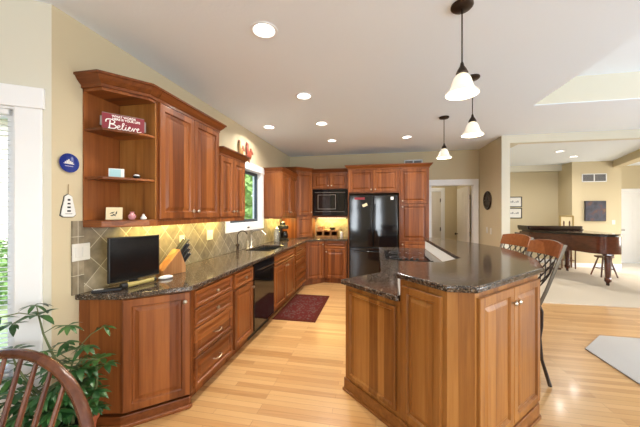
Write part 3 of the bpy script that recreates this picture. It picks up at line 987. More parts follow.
# corner tower
ax, ay, bx_, by_ = UX, 5.77, -1.362, 6.05
t = thing('corner_wall_cabinet', 'angled corner cabinet reaching down to the worktop in the far left corner', 'cabinet', (ax, ay, 0))
la = lambda P: [(x - ax, y - ay) for x, y in P]
MB().prism(la([(WX + 0.014, ay), (ax, ay), (bx_, by_), (bx_, BY - 0.014), (WX + 0.014, BY - 0.014)]), 0.916, 2.320).build('body', 'cherry', t)
ang = math.atan2(by_ - ay, bx_ - ax); dl = math.hypot(by_ - ay, bx_ - ax)
dd = (0.006 * math.cos(ang), 0.006 * math.sin(ang))
door(t, 0, 0, dl - 0.012, 0.90, (dl - 0.05, 0.06), rot=ang, loc=(dd[0], dd[1], 1.40))
door(t, 0, 0, dl - 0.012, 0.43, None, rot=ang, loc=(dd[0], dd[1], 0.935))
crown(t, [(WX + 0.014 - ax, 0), (0, 0), (bx_ - ax, by_ - ay)], 2.320)

# microwave cabinet
upper('wall_cabinet', 'two-door cabinet directly above the built-in microwave', (-1.360, 6.05, 0), 0, 0.780, 1.955, 2.30, 0.315, 2, rail=0)
t = thing('microwave', 'black built-in microwave oven under the small wall cabinet', 'microwave', (-1.340, 6.03, 1.385))
MB().box(0, 0.02, 0, 0.74, 0.335, 0.565).build('body', 'blackm', t)
MB().box(0, 0, 0, 0.74, 0.02, 0.085).box(0, 0, 0.50, 0.74, 0.02, 0.565).box(0, 0, 0.085, 0.05, 0.02, 0.50).box(0.69, 0, 0.085, 0.74, 0.02, 0.50).build('trim_frame', 'black', t, bevel=0.003)
dm = MB().box(0.055, -0.012, 0.09, 0.545, 0.01, 0.495).build('door', 'black', t, bevel=0.003)
MB().box(0.11, -0.0145, 0.14, 0.50, -0.012, 0.45).build('window_frame', 'greyedge', dm)
MB().box(0.12, -0.016, 0.15, 0.49, -0.0145, 0.44).build('window', 'glassdark', dm)
for z in (0.495, 0.084): MB().box(0.045, -0.013, z, 0.695, -0.001, z + 0.006).build('trim_line', 'greyedge', t)
MB().box(0.575, -0.0115, 0.41, 0.66, -0.010, 0.455).build('display', 'glassdark', t)
MB().box(0.55, -0.010, 0.09, 0.685, 0.01, 0.495).build('control_panel', 'black', t, bevel=0.003)
# side cheeks of the niche
o = MB().box(-1.362, 6.05, 1.345, -0.58, 6.36, 1.383).build('microwave_shelf', 'cherry_h', bevel=0.002)
tag(o, 'wooden shelf board carrying the microwave', 'shelf')

# fridge surround
t = thing('fridge_cabinet', 'deep two-door cabinet above the black refrigerator', 'cabinet', (-0.556, FY, 0))
MB().box(0, 0, 1.84, 0.998, 0.60, 2.320).box(0, 0, 0, 0.018, 0.60, 1.84).build('body', 'cherry', t)
for i in range(2):
    door(t, 0.02 + i * 0.484, 1.862, 0.478, 0.44, (0.44 if i == 0 else 0.038, 0.05))
crown(t, [(0, 0.25), (0.0, 0.0), (0.998, 0)], 2.318)
t = thing('pantry_cabinet', 'tall narrow pantry cabinet right of the refrigerator', 'cabinet', (0.444, FY, 0))
MB().box(0, 0, 0.10, 0.556, 0.60, 2.320).box(0, 0.06, 0, 0.556, 0.60, 0.10).build('body', 'cherry', t, bevel=0.001)
door(t, 0.02, 1.63, 0.516, 0.67, (0.04, 0.05))
door(t, 0.02, 0.905, 0.516, 0.715, (0.04, 0.66))
door(t, 0.02, 0.115, 0.516, 0.78, (0.04, 0.72))
crown(t, [(0, 0.0), (0.556, 0), (0.556, 0.60)], 2.318)

# fridge
t = thing('refrigerator', 'black french-door refrigerator with magnets on its doors', 'refrigerator', (-0.525, 5.66, 0))
MB().box(0, 0.06, 0.02, 0.94, 0.70, 1.80).build('body', 'blackm', t)
lo = MB().box(0.003, 0, 0.06, 0.937, 0.055, 0.765).build('freezer_drawer', 'black', t, bevel=0.012, seg=3)
MB().tube([(0.10, 0, 0.68), (0.10, -0.05, 0.69), (0.84, -0.05, 0.69), (0.84, 0, 0.68)], 0.012, 10).build('handle', 'black', lo, smooth=True)
for i, (a, b_) in enumerate(((0.003, 0.468), (0.472, 0.937))):
    dr = MB().box(a, 0, 0.775, b_, 0.055, 1.795).build('door', 'black', t, bevel=0.014, seg=3)
    hx = b_ - 0.035 if i == 0 else a + 0.035
    MB().tube([(hx, 0, 0.88), (hx, -0.045, 0.90), (hx, -0.055, 1.25), (hx, -0.045, 1.60), (hx, 0, 1.62)], 0.012, 10).build('handle', 'black', dr, smooth=True)
def magnet(label, x, z, w_, h, m, rot=0.0, name='fridge_magnet'):
    o = MB().box(-w_ / 2, -0.004, -h / 2, w_ / 2, 0.0, h / 2).build(name, m, loc=(-0.525 + x, 5.6595, z), rot=(0, rot, 0))
    return tag(o, label, 'magnet')
mr = magnet('red and white strip magnet high on the left refrigerator door', 0.21, 1.73, 0.20, 0.042, 'red')
magnet('small tan paper magnet below the red strip on the refrigerator', 0.31, 1.60, 0.10, 0.055, 'cream', -0.4)
magnet('small white magnet at the top right of the refrigerator', 0.83, 1.73, 0.055, 0.06, 'ceramic')

# ---------------- rug
t = thing('kitchen_rug', 'dark red patterned rug on the floor in front of the sink', 'rug', (-1.09, 4.29, 0))
MB().box(-0.30, -0.60, 0.001, 0.30, 0.60, 0.008).build('border', 'rugborder', t)
MB().box(-0.245, -0.535, 0.002, 0.245, 0.535, 0.0095).build('field', 'rug', t)

# ================================================================== ISLAND
P0, P1, P2, P3, P4 = (-0.245, 2.345), (0.157, 1.945), (0.385, 1.675), (0.525, 1.675), (1.130, 2.290)
t = thing('island_cabinet', 'honey cherry island cabinet with raised bar section and angled corners', 'island', (0.5, 2.5, 0))
li = lambda P: [(x - 0.5, y - 2.5) for x, y in P]
low = [P0, P1, (0.178, 2.36), (0.50, 2.38), (0.735, 2.62), (0.735, 4.5), (0.07, 4.5), (0.07, 2.66)]
bar = [P1, P2, P3, P4, (1.13, 2.42), (0.89, 2.62), (0.89, 4.5), (0.736, 4.5), (0.736, 2.62), (0.501, 2.379), (0.179, 2.359)]
MB().prism(li(low), 0, 0.876).build('counter_body', 'honey', t)
MB().prism(li(bar), 0, 1.030).build('bar_body', 'honey', t)


def face(parent, P, Q, pads, zz, m='honey', knobs=None, frame=0.05, nd=1, raised=True):
    """Raised panels on the vertical face from P to Q."""
    ang = math.atan2(Q[1] - P[1], Q[0] - P[0]); ln = math.hypot(Q[0] - P[0], Q[1] - P[1])
    a0, a1 = pads
    w_ = (ln - a0 - a1 - 0.004 * (nd - 1)) / nd
    for i in range(nd):
        u = a0 + i * (w_ + 0.004)
        x = P[0] - 0.5 + u * math.cos(ang); y = P[1] - 2.5 + u * math.sin(ang)
        k = None
        if knobs: k = (w_ - 0.028 if i == 0 else 0.028, knobs)
        door(parent, 0, 0, w_, zz[1] - zz[0], k, m=m, rot=ang, loc=(x, y, zz[0]), name='door' if knobs else 'panel', frame=frame, raised=raised)


def skirt(parent, pts, h, out, m='honey_t', name='base_moulding', z0=0):
    n_ = len(pts)
    P = [Vector(p) for p in pts]
    outer = []
    for i in range(n_):
        ds = []
        if i > 0: ds.append((P[i] - P[i - 1]).normalized())
        if i < n_ - 1: ds.append((P[i + 1] - P[i]).normalized())
        nn = [Vector((d.y, -d.x)) for d in ds]
        b2 = nn[0] if len(nn) == 1 else (nn[0] + nn[1]).normalized()
        sc = 1 if len(nn) == 1 else 1 / max(0.3, b2.dot(nn[0]))
        outer.append(P[i] + b2 * out * sc)
    poly = [(p.x, p.y) for p in P] + [(p.x, p.y) for p in reversed(outer)]
    return MB().prism(li(poly), z0, h).build(name, m, parent, bevel=0.004)


skirt(t, [(0.07, 2.66), P0, P1, P2, P3, P4, (1.13, 2.42)], 0.105, 0.010)
skirt(t, [(0.07, 2.66), P0, P1, P2, P3, P4, (1.13, 2.42)], 0.022, 0.020, name='base_shoe')
face(t, P0, P1, (0.045, 0.03), (0.14, 0.835), frame=0.035, raised=False)
face(t, P1, P2, (0.03, 0.03), (0.14, 0.99), frame=0.05)
face(t, P3, P4, (0.02, 0.012), (0.14, 0.995), knobs=0.765, frame=0.055, nd=2)
# white tile upstand between cooking level and bar, and on the little left return
MB().prism(li([(0.7355, 2.66), (0.7355, 4.5), (0.722, 4.5), (0.722, 2.655), (0.494, 2.394), (0.501, 2.38)]), 0.916, 1.029).build('tile_upstand', 'stone', t)
lt = [(-0.285, 2.320), (0.130, 1.925), (0.150, 1.935), (0.172, 2.375), (0.490, 2.397), (0.720, 2.655), (0.720, 4.56), (0.045, 4.56), (0.045, 2.675)]
o = MB().prism(lt, 0.877, 0.914).build('island_counter', 'granite', bevel=0.008, seg=3)
tag(o, 'lower granite counter of the island holding the cooktop', 'worktop')
bt = [(0.128, 1.925), (0.370, 1.640), (0.535, 1.640), (1.17, 2.285), (1.33, 2.70), (1.40, 3.20), (1.385, 3.57), (1.25, 3.98), (1.02, 4.45), (0.83, 4.70), (0.72, 4.62), (0.712, 4.45), (0.712, 2.655), (0.488, 2.398), (0.165, 2.385)]
o = MB().prism(bt, 1.031, 1.068).build('bar_counter', 'granite', bevel=0.012, seg=4)
tag(o, 'raised brown granite bar top of the island', 'worktop')
MB_ = MB().prism([(0.149, 1.95), (0.1565, 1.946), (0.178, 2.355), (0.170, 2.355)], 0.916, 1.029)
MB_.v = [(x - 0.5, y - 2.5, z) for x, y, z in MB_.v]
MB_.build('end_tile', 'stone', t)
# cooktop
t = thing('cooktop', 'black glass cooktop in the lower island counter', 'cooktop', (0.37, 3.76, 0.9145))
MB().box(-0.26, -0.40, 0, 0.26, 0.40, 0.006).build('glass_plate', 'cooktop', t, bevel=0.002)
rg = MB()
for x, y, r in ((-0.12, -0.22, 0.09), (-0.12, 0.2, 0.075), (0.12, -0.2, 0.07), (0.12, 0.2, 0.1)):
    rg.lathe([(r, 0.0058), (r, 0.0064), (r - 0.004, 0.0064), (r - 0.004, 0.0058)], x, y)
rg.build('burner_ring', 'vent', t)
for i in range(4):
    MB().lathe([(0.018, 0), (0.018, 0.012), (0.014, 0.016), (0, 0.016)], 0.0, 0.0, 14).build('knob', 'blackm', t, loc=(-0.09 + i * 0.06, -0.36, 0.006), smooth=True)

# ================================================================== BAR STOOLS
def make_stool(label, loc, rz):
    """Seat faces -x; back at +x."""
    t = thing('bar_stool', label, 'stool', loc, rz, 'bar stools at the island')
    MB().prism([(p[0], p[1]) for p in rr(-0.19, 0.19, -0.19, 0.19, 0.07)], 0.70, 0.755).build('seat', 'seat', t, bevel=0.02, seg=3, smooth=True)
    MB().prism([(p[0], p[1]) for p in rr(-0.20, 0.20, -0.20, 0.20, 0.08)], 0.68, 0.70).build('seat_frame', 'iron', t)
    for s in (-1, 1):
        MB().tube([(0.19, s * 0.17, 0.68), (0.205, s * 0.185, 0.62), (0.20, s * 0.19, 0.50), (0.185, s * 0.19, 0.40), (0.195, s * 0.20, 0.22), (0.245, s * 0.225, 0.012)],
                  [(0.011, 0.016)] * 5 + [(0.014, 0.018)], 8).build('leg', 'iron', t, smooth=True)
        MB().tube([(-0.17, s * 0.17, 0.68), (-0.185, s * 0.18, 0.55), (-0.18, s * 0.19, 0.35), (-0.20, s * 0.21, 0.15), (-0.235, s * 0.22, 0.012)],
                  [(0.011, 0.016)] * 4 + [(0.014, 0.018)], 8).build('leg', 'iron', t, smooth=True)
        MB().tube([(0.185, s * 0.18, 0.66), (0.235, s * 0.195, 0.80), (0.285, s * 0.205, 0.95), (0.33, s * 0.21, 1.08), (0.368, s * 0.212, 1.19)],
                  [(0.009, 0.016)] * 5, 8, flat=(0, 1, 0)).build('back_post', 'postmetal', t, smooth=True)
    ringp = [(0.195 * math.copysign(abs(math.cos(a)) ** 0.5, math.cos(a)), 0.195 * math.copysign(abs(math.sin(a)) ** 0.5, math.sin(a)), 0.30) for a in [2 * PI * i / 32 + 0.01 for i in range(33)]]
    MB().tube(ringp, 0.009).build('foot_ring', 'iron', t, smooth=True)
    # curved wooden top rail
    mb = MB()
    n_ = 12
    vs, fs = [], []
    for i in range(n_ + 1):
        y = -0.215 + 0.43 * i / n_
        q = 1 - (y / 0.215) ** 2
        x = 0.335 + 0.035 * q
        hz = 0.055 + 0.012 * q
        zc = 1.135 + 0.012 * q
        for dx, dz in ((-0.011, -hz), (0.011, -hz), (0.045, hz), (0.023, hz)):
            vs.append((x + dx - 0.02, y, zc + dz))
    for i in range(n_):
        for k in range(4):
            fs.append((i * 4 + k, i * 4 + (k + 1) % 4, i * 4 + 4 + (k + 1) % 4, i * 4 + 4 + k))
    fs += [(0, 1, 2, 3), tuple(n_ * 4 + k for k in (3, 2, 1, 0))]
    mb.add(vs, fs).build('top_rail', 'railwood', t, bevel=0.004, smooth=True)
    # woven iron lattice
    lt = MB()
    def bp_(u, v):   # u across -1..1, v up 0..1
        wv = 0.165 * math.sin(min(1, 0.35 + v * 1.0) * PI / 2) if v < 0.65 else 0.165
        x = 0.235 + 0.095 * v + 0.02 * (1 - u * u)
        return (x, u * wv, 0.80 + 0.285 * v)
    for k in range(-2, 3):
        for sg in (-1, 1):
            pts = []
            for j in range(13):
                v = j / 12
                u = k * 0.5 + sg * (v - 0.5) * 1.3
                if -1 <= u <= 1: pts.append(bp_(u, v))
            if len(pts) > 2: lt.tube(pts, 0.006, 6)
    lt.tube([bp_(-1, v / 10) for v in range(11)], 0.006).tube([bp_(1, v / 10) for v in range(11)], 0.006).tube([bp_(u / 5, 0) for u in range(-5, 6)], 0.006)
    lt.tube([bp_(u / 5, 1) for u in range(-5, 6)], 0.006)
    lt.build('lattice', 'iron', t, smooth=True)
    return t


st = make_stool('nearer bar stool with wooden top rail and iron lattice back, cream seat', (1.165, 2.91, 0), R(4))
dup(st, (1.25, 3.58, 0), R(14), 'farther bar stool behind the bar top, mostly hidden by it')

# ================================================================== PENDANTS AND RECESSED LIGHTS
def make_pendant(label, loc, tilt=0):
    t = thing('pendant_lamp', label, 'pendant lamp', loc, 0, 'pendant lamps over the bar')
    top = CZ - 2.195
    MB().lathe([(0.065, top - 0.001), (0.065, top - 0.012), (0.055, top - 0.022), (0.012, top - 0.028)], seg=28).build('canopy', 'bronze', t, smooth=True)
    MB().tube([(0, 0, top - 0.02), (0, 0, 0.19)], 0.0045, 8).build('cord', 'bronze', t)
    MB().lathe([(0.006, 0.200), (0.010, 0.19), (0.013, 0.175), (0.028, 0.150), (0.036, 0.132), (0.034, 0.126)], seg=20).build('socket_cap', 'bronze', t, smooth=True)
    sh = MB().lathe([(0.0226, 0.1246), (0.0348, 0.1190), (0.0487, 0.1004), (0.0574, 0.0744), (0.0644, 0.0484), (0.0748, 0.0279), (0.0922, 0.0112), (0.0974, 0.0000), (0.0940, 0.0000), (0.0879, 0.0093), (0.0713, 0.0242),
                     (0.0609, 0.0465), (0.0539, 0.0725), (0.0452, 0.0967), (0.0331, 0.1144), (0.0226, 0.1200)], seg=36, caps=False)
    sh.build('shade', 'shade', t, smooth=True)
    MB().ball((0, 0, 0.070), 0.022, 0.022, 0.030).build('bulb', 'bulb', t, smooth=True)
    l = bpy.data.lights.new('pendant_light', 'POINT'); l.energy = 3; l.color = (1, 0.86, 0.66); l.shadow_soft_size = 0.05
    lo = bpy.data.objects.new('pendant_light', l); col.objects.link(lo); lo.location = (0, 0, 0.015); lo.parent = t
    return t


pd = make_pendant('nearest glass pendant lamp, hanging over the near end of the bar', (0.524, 1.906, 2.195))
dup(pd, (0.901, 2.942, 2.195), 0, 'middle glass pendant lamp over the bar')
dup(pd, (0.903, 4.106, 2.195), 0, 'farthest glass pendant lamp, over the far end of the bar')


MB().lathe([(0.15, 0.0), (0.15, -0.02), (0.0, -0.021)], seg=24).build('base', 'bronze', ADDED_HALL_LAMP)
MB().lathe([(0.14, -0.021), (0.13, -0.06), (0.08, -0.09), (0.0, -0.10)], seg=24).build('diffuser', 'shade', ADDED_HALL_LAMP, smooth=True)
l = bpy.data.lights.new('added_hall_light', 'POINT'); l.energy = 9; l.color = (1, 0.88, 0.7); l.shadow_soft_size = 0.08
lo = bpy.data.objects.new('added_hall_light', l); col.objects.link(lo); lo.location = (0, 0, -0.18); lo.parent = ADDED_HALL_LAMP


def make_can(label, loc, group, power, colr):
    t = thing('recessed_light', label, 'ceiling light', loc, 0, group)
    MB().lathe([(0.078, 0.0), (0.096, -0.001), (0.094, -0.006), (0.080, -0.008), (0.074, -0.004), (0.072, 0.0), (0.060, 0.085), (0.0, 0.085), (0.0, 0.09), (0.066, 0.09), (0.077, 0.002)], seg=28, caps=False).build('trim_ring', 'white', t, smooth=True)
    MB().lathe([(0.0, 0.008), (0.030, 0.012), (0.048, 0.030), (0.048, 0.045), (0.03, 0.083), (0.0, 0.084)], seg=24).build('bulb', 'bulb', t, smooth=True)
    l = bpy.data.lights.new('can_light', 'AREA'); l.shape = 'DISK'; l.size = 0.11; l.energy = power; l.color = colr; l.spread = R(150)
    lo = bpy.data.objects.new('can_light', l); col.objects.link(lo); lo.location = (0, 0, -0.012); lo.parent = t
    return t


WARM = (1.0, 0.94, 0.86)
cl = ['nearest ceiling spotlight, above the kitchen aisle', 'second ceiling spotlight along the kitchen aisle', 'third ceiling spotlight along the kitchen aisle',
      'ceiling spotlight above the sink, near the window wall', 'ceiling spotlight in front of the far corner cabinets', 'ceiling spotlight in front of the pantry cabinet']
c0 = make_can(cl[0], (CANS[0][0], CANS[0][1], CZ), 'kitchen ceiling spotlights', 11, WARM)
for i in range(1, 6):
    dup(c0, (CANS[i][0], CANS[i][1], CZ), 0, cl[i])
c1 = make_can('left ceiling spotlight in the piano room', (MC[0][0], MC[0][1], 2.79), 'piano room ceiling spotlights', 14, WARM)
dup(c1, (MC[1][0], MC[1][1], 2.79), 0, 'right ceiling spotlight in the piano room')

# under-cabinet strips
def strip(label, loc, rz, ln, power):
    t = thing('under_cabinet_light', label, 'light strip', loc, rz, 'strip lights under the wall cabinets')
    MB().box(-ln / 2, -0.02, 0.004, ln / 2, 0.02, 0.016).build('housing', 'white', t)
    MB().box(-ln / 2 + 0.01, -0.014, 0.0, ln / 2 - 0.01, 0.014, 0.004).build('diffuser', 'strip', t)
    area('strip_light', (0, 0, -0.004), (0, 0, 0), ln, 0.03, power, (1.0, 0.77, 0.24), t)
    return t
strip('warm strip light under the tall near wall cabinet', (-1.86, 2.30, 1.384), RZ, 0.75, 5)
strip('warm strip light under the short wall cabinet by the window', (-1.86, 3.05, 1.384), RZ, 0.45, 3.5)
strip('warm strip light under the cabinet right of the sink window', (-1.82, 5.28, 1.369), RZ, 0.75, 7)
strip('warm strip light under the microwave shelf', (-0.97, 6.27, 1.329), 0, 0.65, 7)

# ================================================================== THINGS ON THE LEFT WORKTOP AND SHELVES
ZT = 0.9145
# monitor / small tv; faces the room and slightly the camera
t = thing('flat_screen', 'black flat screen standing on the near end of the left worktop', 'television', (-1.83, 1.89, ZT), R(75.6))
MB().box(-0.192, -0.012, 0.035, 0.192, 0.012, 0.365).build('housing', 'blackm', t, bevel=0.004)
MB().box(-0.184, -0.0135, 0.045, 0.184, -0.012, 0.357).build('screen', 'screen', t)
MB().prism(rr(-0.09, 0.09, -0.035, 0.06, 0.03), 0, 0.01).box(-0.03, 0.012, 0.0, 0.03, 0.03, 0.16).build('stand', 'blackm', t, bevel=0.003)
# black cable box and remote-like things in front
t = thing('remote_control', 'long black remote lying in front of the flat screen', 'remote', (-1.83, 1.655, ZT), R(40))
MB().box(-0.085, -0.022, 0, 0.085, 0.022, 0.018).build('case', 'blackm', t, bevel=0.005)
MB().box(-0.075, -0.012, 0.0182, -0.02, 0.012, 0.020).build('button_pad', 'plate', t)
t = thing('flashlight', 'yellow and black torch lying in front of the flat screen', 'torch', (-1.745, 1.85, ZT + 0.021), R(76))
MB().tube([(-0.10, 0, 0), (-0.02, 0, 0)], [0.020, 0.016], 12).tube([(-0.02, 0, 0), (0.10, 0, 0)], 0.0155, 12).build('barrel', 'yellow', t, smooth=True)
MB().tube([(-0.14, 0, 0), (-0.10, 0, 0)], [0.021, 0.0205], 14).build('head', 'blackm', t, smooth=True)
MB().tube([(0.10, 0, 0), (0.12, 0, 0)], 0.0165, 12).build('end_cap', 'blackm', t, smooth=True)
t = thing('computer_mouse', 'small white mouse on the worktop beside the knife block', 'mouse', (-1.70, 2.06, ZT), R(60))
MB().ball((0, 0, 0.014), 0.058, 0.032, 0.016).build('shell', 'ceramic', t, smooth=True)
MB().box(-0.03, -0.001, 0.0285, 0.03, 0.001, 0.0302).build('seam', 'greyedge', t)
# knife block: leaning block with handles up to the right
t = thing('knife_block', 'wooden knife block full of black handled knives', 'knife block', (-1.78, 2.29, ZT), R(75))
mb = MB().add([(-0.16, -0.05, 0), (0.06, -0.05, 0), (0.06, -0.05, 0.06), (0.0, -0.05, 0.215), (-0.16, -0.05, 0.05),
               (-0.16, 0.05, 0), (0.06, 0.05, 0), (0.06, 0.05, 0.06), (0.0, 0.05, 0.215), (-0.16, 0.05, 0.05)],
              [(0, 1, 2, 3, 4), (9, 8, 7, 6, 5), (0, 5, 6, 1), (1, 6, 7, 2), (2, 7, 8, 3), (3, 8, 9, 4), (4, 9, 5, 0)])
mb.build('block', 'blockwood', t, bevel=0.004)
dx, dz = 0.66, 0.75
for row in range(4):
    for c in range(3):
        y = -0.03 + c * 0.03
        bx0 = 0.012 + row * 0.014; bz = 0.195 - row * 0.036
        ln = 0.135 - row * 0.012
        hd = MB().tube([(bx0, y, bz), (bx0 + dx * ln * 0.5, y, bz + dz * ln * 0.5), (bx0 + dx * ln, y, bz + dz * ln - 0.004)], [(0.008, 0.013), (0.010, 0.014), (0.009, 0.015)], 8).build('knife_handle', 'blackm', t, smooth=True)
        MB().tube([(bx0 + dx * ln, y, bz + dz * ln - 0.004), (bx0 + dx * (ln + 0.006), y, bz + dz * (ln + 0.006) - 0.004)], 0.009, 8).build('end_cap', 'steel', hd, smooth=True)

# Believe sign
def text(body, size, parent, loc, rot, m, name='lettering', ext=0.0008, shear=0.0, xs=1.0, align='CENTER', offset=0.0):
    c = bpy.data.curves.new(name, 'FONT')
    c.body = body; c.size = size; c.extrude = ext; c.align_x = align; c.align_y = 'CENTER'; c.shear = shear; c.offset = offset
    o = bpy.data.objects.new(name, c); col.objects.link(o)
    dg = bpy.context.evaluated_depsgraph_get()
    me = bpy.data.meshes.new_from_object(o.evaluated_get(dg))
    bpy.data.objects.remove(o)
    me.materials.clear(); me.materials.append(M[m])
    o = bpy.data.objects.new(name, me); col.objects.link(o)
    o.parent = parent; o.location = loc; o.rotation_euler = rot; o.scale = (xs, 1, 1)
    return o


t = thing('wooden_sign', 'red wooden sign reading Believe on the top display shelf', 'sign', (-1.775, 1.735, 2.0385), R(52))
MB().box(-0.125, -0.009, 0, 0.125, 0.009, 0.115).build('board', 'red', t)
MB().box(-0.136, -0.006, 0.025, -0.125, 0.006, 0.09).box(0.125, -0.006, 0.02, 0.136, 0.006, 0.095).box(-0.125, -0.0095, 0.113, 0.125, 0.0095, 0.1165).build('worn_edge', 'greyedge', t)
text('WHAT WORDS', 0.020, t, (0.0, -0.0095, 0.098), (PI / 2, 0, 0), 'letter', offset=0.0006)
text('HERE IS YOUR LIFE', 0.020, t, (0.015, -0.0095, 0.079), (PI / 2, 0, 0), 'letter', offset=0.0006)
# script word drawn with a brush stroke
scr = MB()
def stroke(pts, r=0.0030):
    P = [Vector((x, 0, z)) for x, z in pts]
    out = []
    for i in range(len(P) - 1):
        p0, p1, p2, p3 = P[max(i - 1, 0)], P[i], P[i + 1], P[min(i + 2, len(P) - 1)]
        for k in range(5):
            u = k / 5
            out.append(0.5 * ((2 * p1) + (p2 - p0) * u + (2 * p0 - 5 * p1 + 4 * p2 - p3) * u * u + (3 * p1 - p0 - 3 * p2 + p3) * u ** 3))
    out.append(P[-1])
    scr.tube(out, [(0.0012, r)] * len(out), 6, flat=(0, 1, 0))
stroke([(-0.085, 0.012), (-0.080, 0.066)], 0.0042)
stroke([(-0.105, 0.052), (-0.100, 0.070), (-0.075, 0.074), (-0.055, 0.064), (-0.060, 0.048), (-0.080, 0.043), (-0.055, 0.038), (-0.045, 0.024), (-0.062, 0.012), (-0.092, 0.013)], 0.0036)
stroke([(-0.040, 0.022), (-0.024, 0.030), (-0.028, 0.038), (-0.038, 0.030), (-0.036, 0.014), (-0.024, 0.011), (-0.014, 0.020), (0.000, 0.050), (-0.002, 0.060), (-0.009, 0.050), (-0.010, 0.018), (-0.002, 0.010),
        (0.008, 0.022), (0.012, 0.034), (0.010, 0.016), (0.016, 0.010), (0.026, 0.024), (0.038, 0.032), (0.034, 0.040), (0.027, 0.030), (0.029, 0.014), (0.040, 0.010), (0.050, 0.028), (0.053, 0.036)], 0.0028)
stroke([(0.053, 0.036), (0.057, 0.012), (0.068, 0.036), (0.078, 0.026), (0.090, 0.030), (0.087, 0.038), (0.080, 0.030), (0.081, 0.014), (0.090, 0.009), (0.106, 0.016)], 0.0028)
scr.ball((0.013, 0, 0.046), 0.003, 0.0012, 0.003, 8, 5)
scr.build('script_lettering', 'letter', t, loc=(0, -0.010, 0.0), smooth=True)

# shelf ornaments
t = thing('picture_block', 'small aqua and white picture block on the middle display shelf', 'ornament', (-1.80, 1.70, 1.7085), R(45))
MB().box(-0.045, -0.008, 0, 0.045, 0.008, 0.062).build('block', 'ceramic', t)
MB().box(-0.040, -0.0095, 0.005, 0.025, -0.008, 0.057).build('print', 'aqua', t)
t = thing('dish_ornament', 'tiny white topped dark dish on the middle display shelf', 'ornament', (-1.72, 1.79, 1.7085))
MB().lathe([(0.014, 0), (0.022, 0.010), (0.025, 0.018), (0.0, 0.019)], seg=18).build('dish', 'blackm', t, smooth=True)
MB().ball((0, 0, 0.022), 0.021, 0.021, 0.011).build('top', 'ceramic', t, smooth=True)
t = thing('tile_ornament', 'cream picture tile leaning on the bottom display shelf', 'ornament', (-1.82, 1.70, 1.409), R(42))
tb = MB().box(-0.048, -0.006, 0, 0.048, 0.006, 0.088)
tb.xform(Matrix.Rotation(R(-12), 4, 'X')); tb.xform(Matrix.Translation((0, 0, 0.0015)))
tb.build('tile', 'cream', t)
lf = MB()
for a, c, l_ in ((0.4, (-0.012, 0.05), 0.03), (2.4, (0.0, 0.035), 0.028), (1.3, (0.012, 0.048), 0.03), (3.3, (-0.012, 0.03), 0.022)):
    lf.tube([(c[0] - l_ * math.cos(a) / 2, -0.0075, c[1] - l_ * math.sin(a) / 2), (c[0], -0.0075, c[1]), (c[0] + l_ * math.cos(a) / 2, -0.0075, c[1] + l_ * math.sin(a) / 2)], [(0.0008, 0.001), (0.0012, 0.005), (0.0008, 0.001)], 6, flat=(0, 1, 0))
lf.xform(Matrix.Rotation(R(-12), 4, 'X')); lf.build('leaf_print', 'blackm', t)
t = thing('vase', 'small pink ceramic vase on the bottom display shelf', 'vase', (-1.745, 1.775, 1.409))
MB().lathe([(0.014, 0), (0.018, 0.004), (0.026, 0.022), (0.026, 0.030), (0.013, 0.045), (0.012, 0.050), (0.017, 0.058), (0.010, 0.056), (0.009, 0.045), (0.0, 0.04)], seg=20).build('body', 'pink', t, smooth=True)
t = thing('bird_ornament', 'small white ceramic bird beside the pink vase', 'ornament', (-1.695, 1.825, 1.409))
MB().lathe([(0.016, 0), (0.021, 0.006), (0.019, 0.016), (0.011, 0.026), (0.009, 0.032), (0.006, 0.041), (0.0, 0.043)], seg=16).build('body', 'ceramic', t, smooth=True)
MB().tube([(0, -0.006, 0.036), (0, -0.016, 0.034)], [0.003, 0.0006], 6).build('beak', 'cream', t)

# ---- wall decor near the corner (normal +x)
t = thing('decorative_plate', 'cobalt blue decorative plate hanging on the beige wall', 'plate', (WX, 1.506, 1.784), RZ)
pm = MB().lathe([(0.035, 0.0), (0.045, 0.006), (0.062, 0.012), (0.061, 0.015), (0.043, 0.010), (0.0, 0.009)], seg=32)
pm.xform(Matrix.Rotation(PI / 2, 4, 'X')); pm.build('plate', 'navy', t, smooth=True)
sc_ = MB()
for x, h in ((-0.022, 0.008), (-0.012, 0.016), (-0.002, 0.024), (0.008, 0.014), (0.018, 0.009)):
    sc_.box(x - 0.004, -0.0108, -0.002, x + 0.004, -0.0092, h)
sc_.box(-0.034, -0.0108, -0.006, 0.030, -0.0092, -0.002).box(-0.026, -0.0108, -0.022, 0.024, -0.0092, -0.019)
sc_.build('white_scene', 'ceramic', t)
t = thing('lighthouse_plaque', 'white lighthouse plaque hanging on a cord under the blue plate', 'wall ornament', (WX, 1.503, 1.44), RZ)
op = [(-0.045, 0.005), (-0.030, -0.006), (0.030, -0.006), (0.045, 0.008), (0.038, 0.05), (0.026, 0.10), (0.022, 0.125), (0.0, 0.140), (-0.022, 0.125), (-0.026, 0.10), (-0.038, 0.05)]
pm = MB().prism(op, 0.0, 0.012); pm.v = [(x, -z, y) for x, y, z in pm.v]; pm.build('plaque', 'ceramic', t, bevel=0.003)
op2 = [(x * 1.09, (y - 0.06) * 1.05 + 0.06) for x, y in op]
pm = MB().prism(op2, 0.0, 0.006); pm.v = [(x, -z, y) for x, y, z in pm.v]; pm.build('dark_edge', 'blackm', t)
bk = MB()
for z_, w_, h in ((0.098, 0.008, 0.012), (0.074, 0.009, 0.010), (0.050, 0.010, 0.011), (0.026, 0.011, 0.011)):
    bk.box(-w_, -0.0135, z_, w_, -0.0118, z_ + h)
bk.box(-0.022, -0.0135, 0.012, 0.02, -0.0118, 0.015)
bk.build('painted_bands', 'blackm', t)
MB().tube([(0, -0.008, 0.135), (0.002, -0.006, 0.205)], 0.0025, 6).build('cord', 'rope', t)

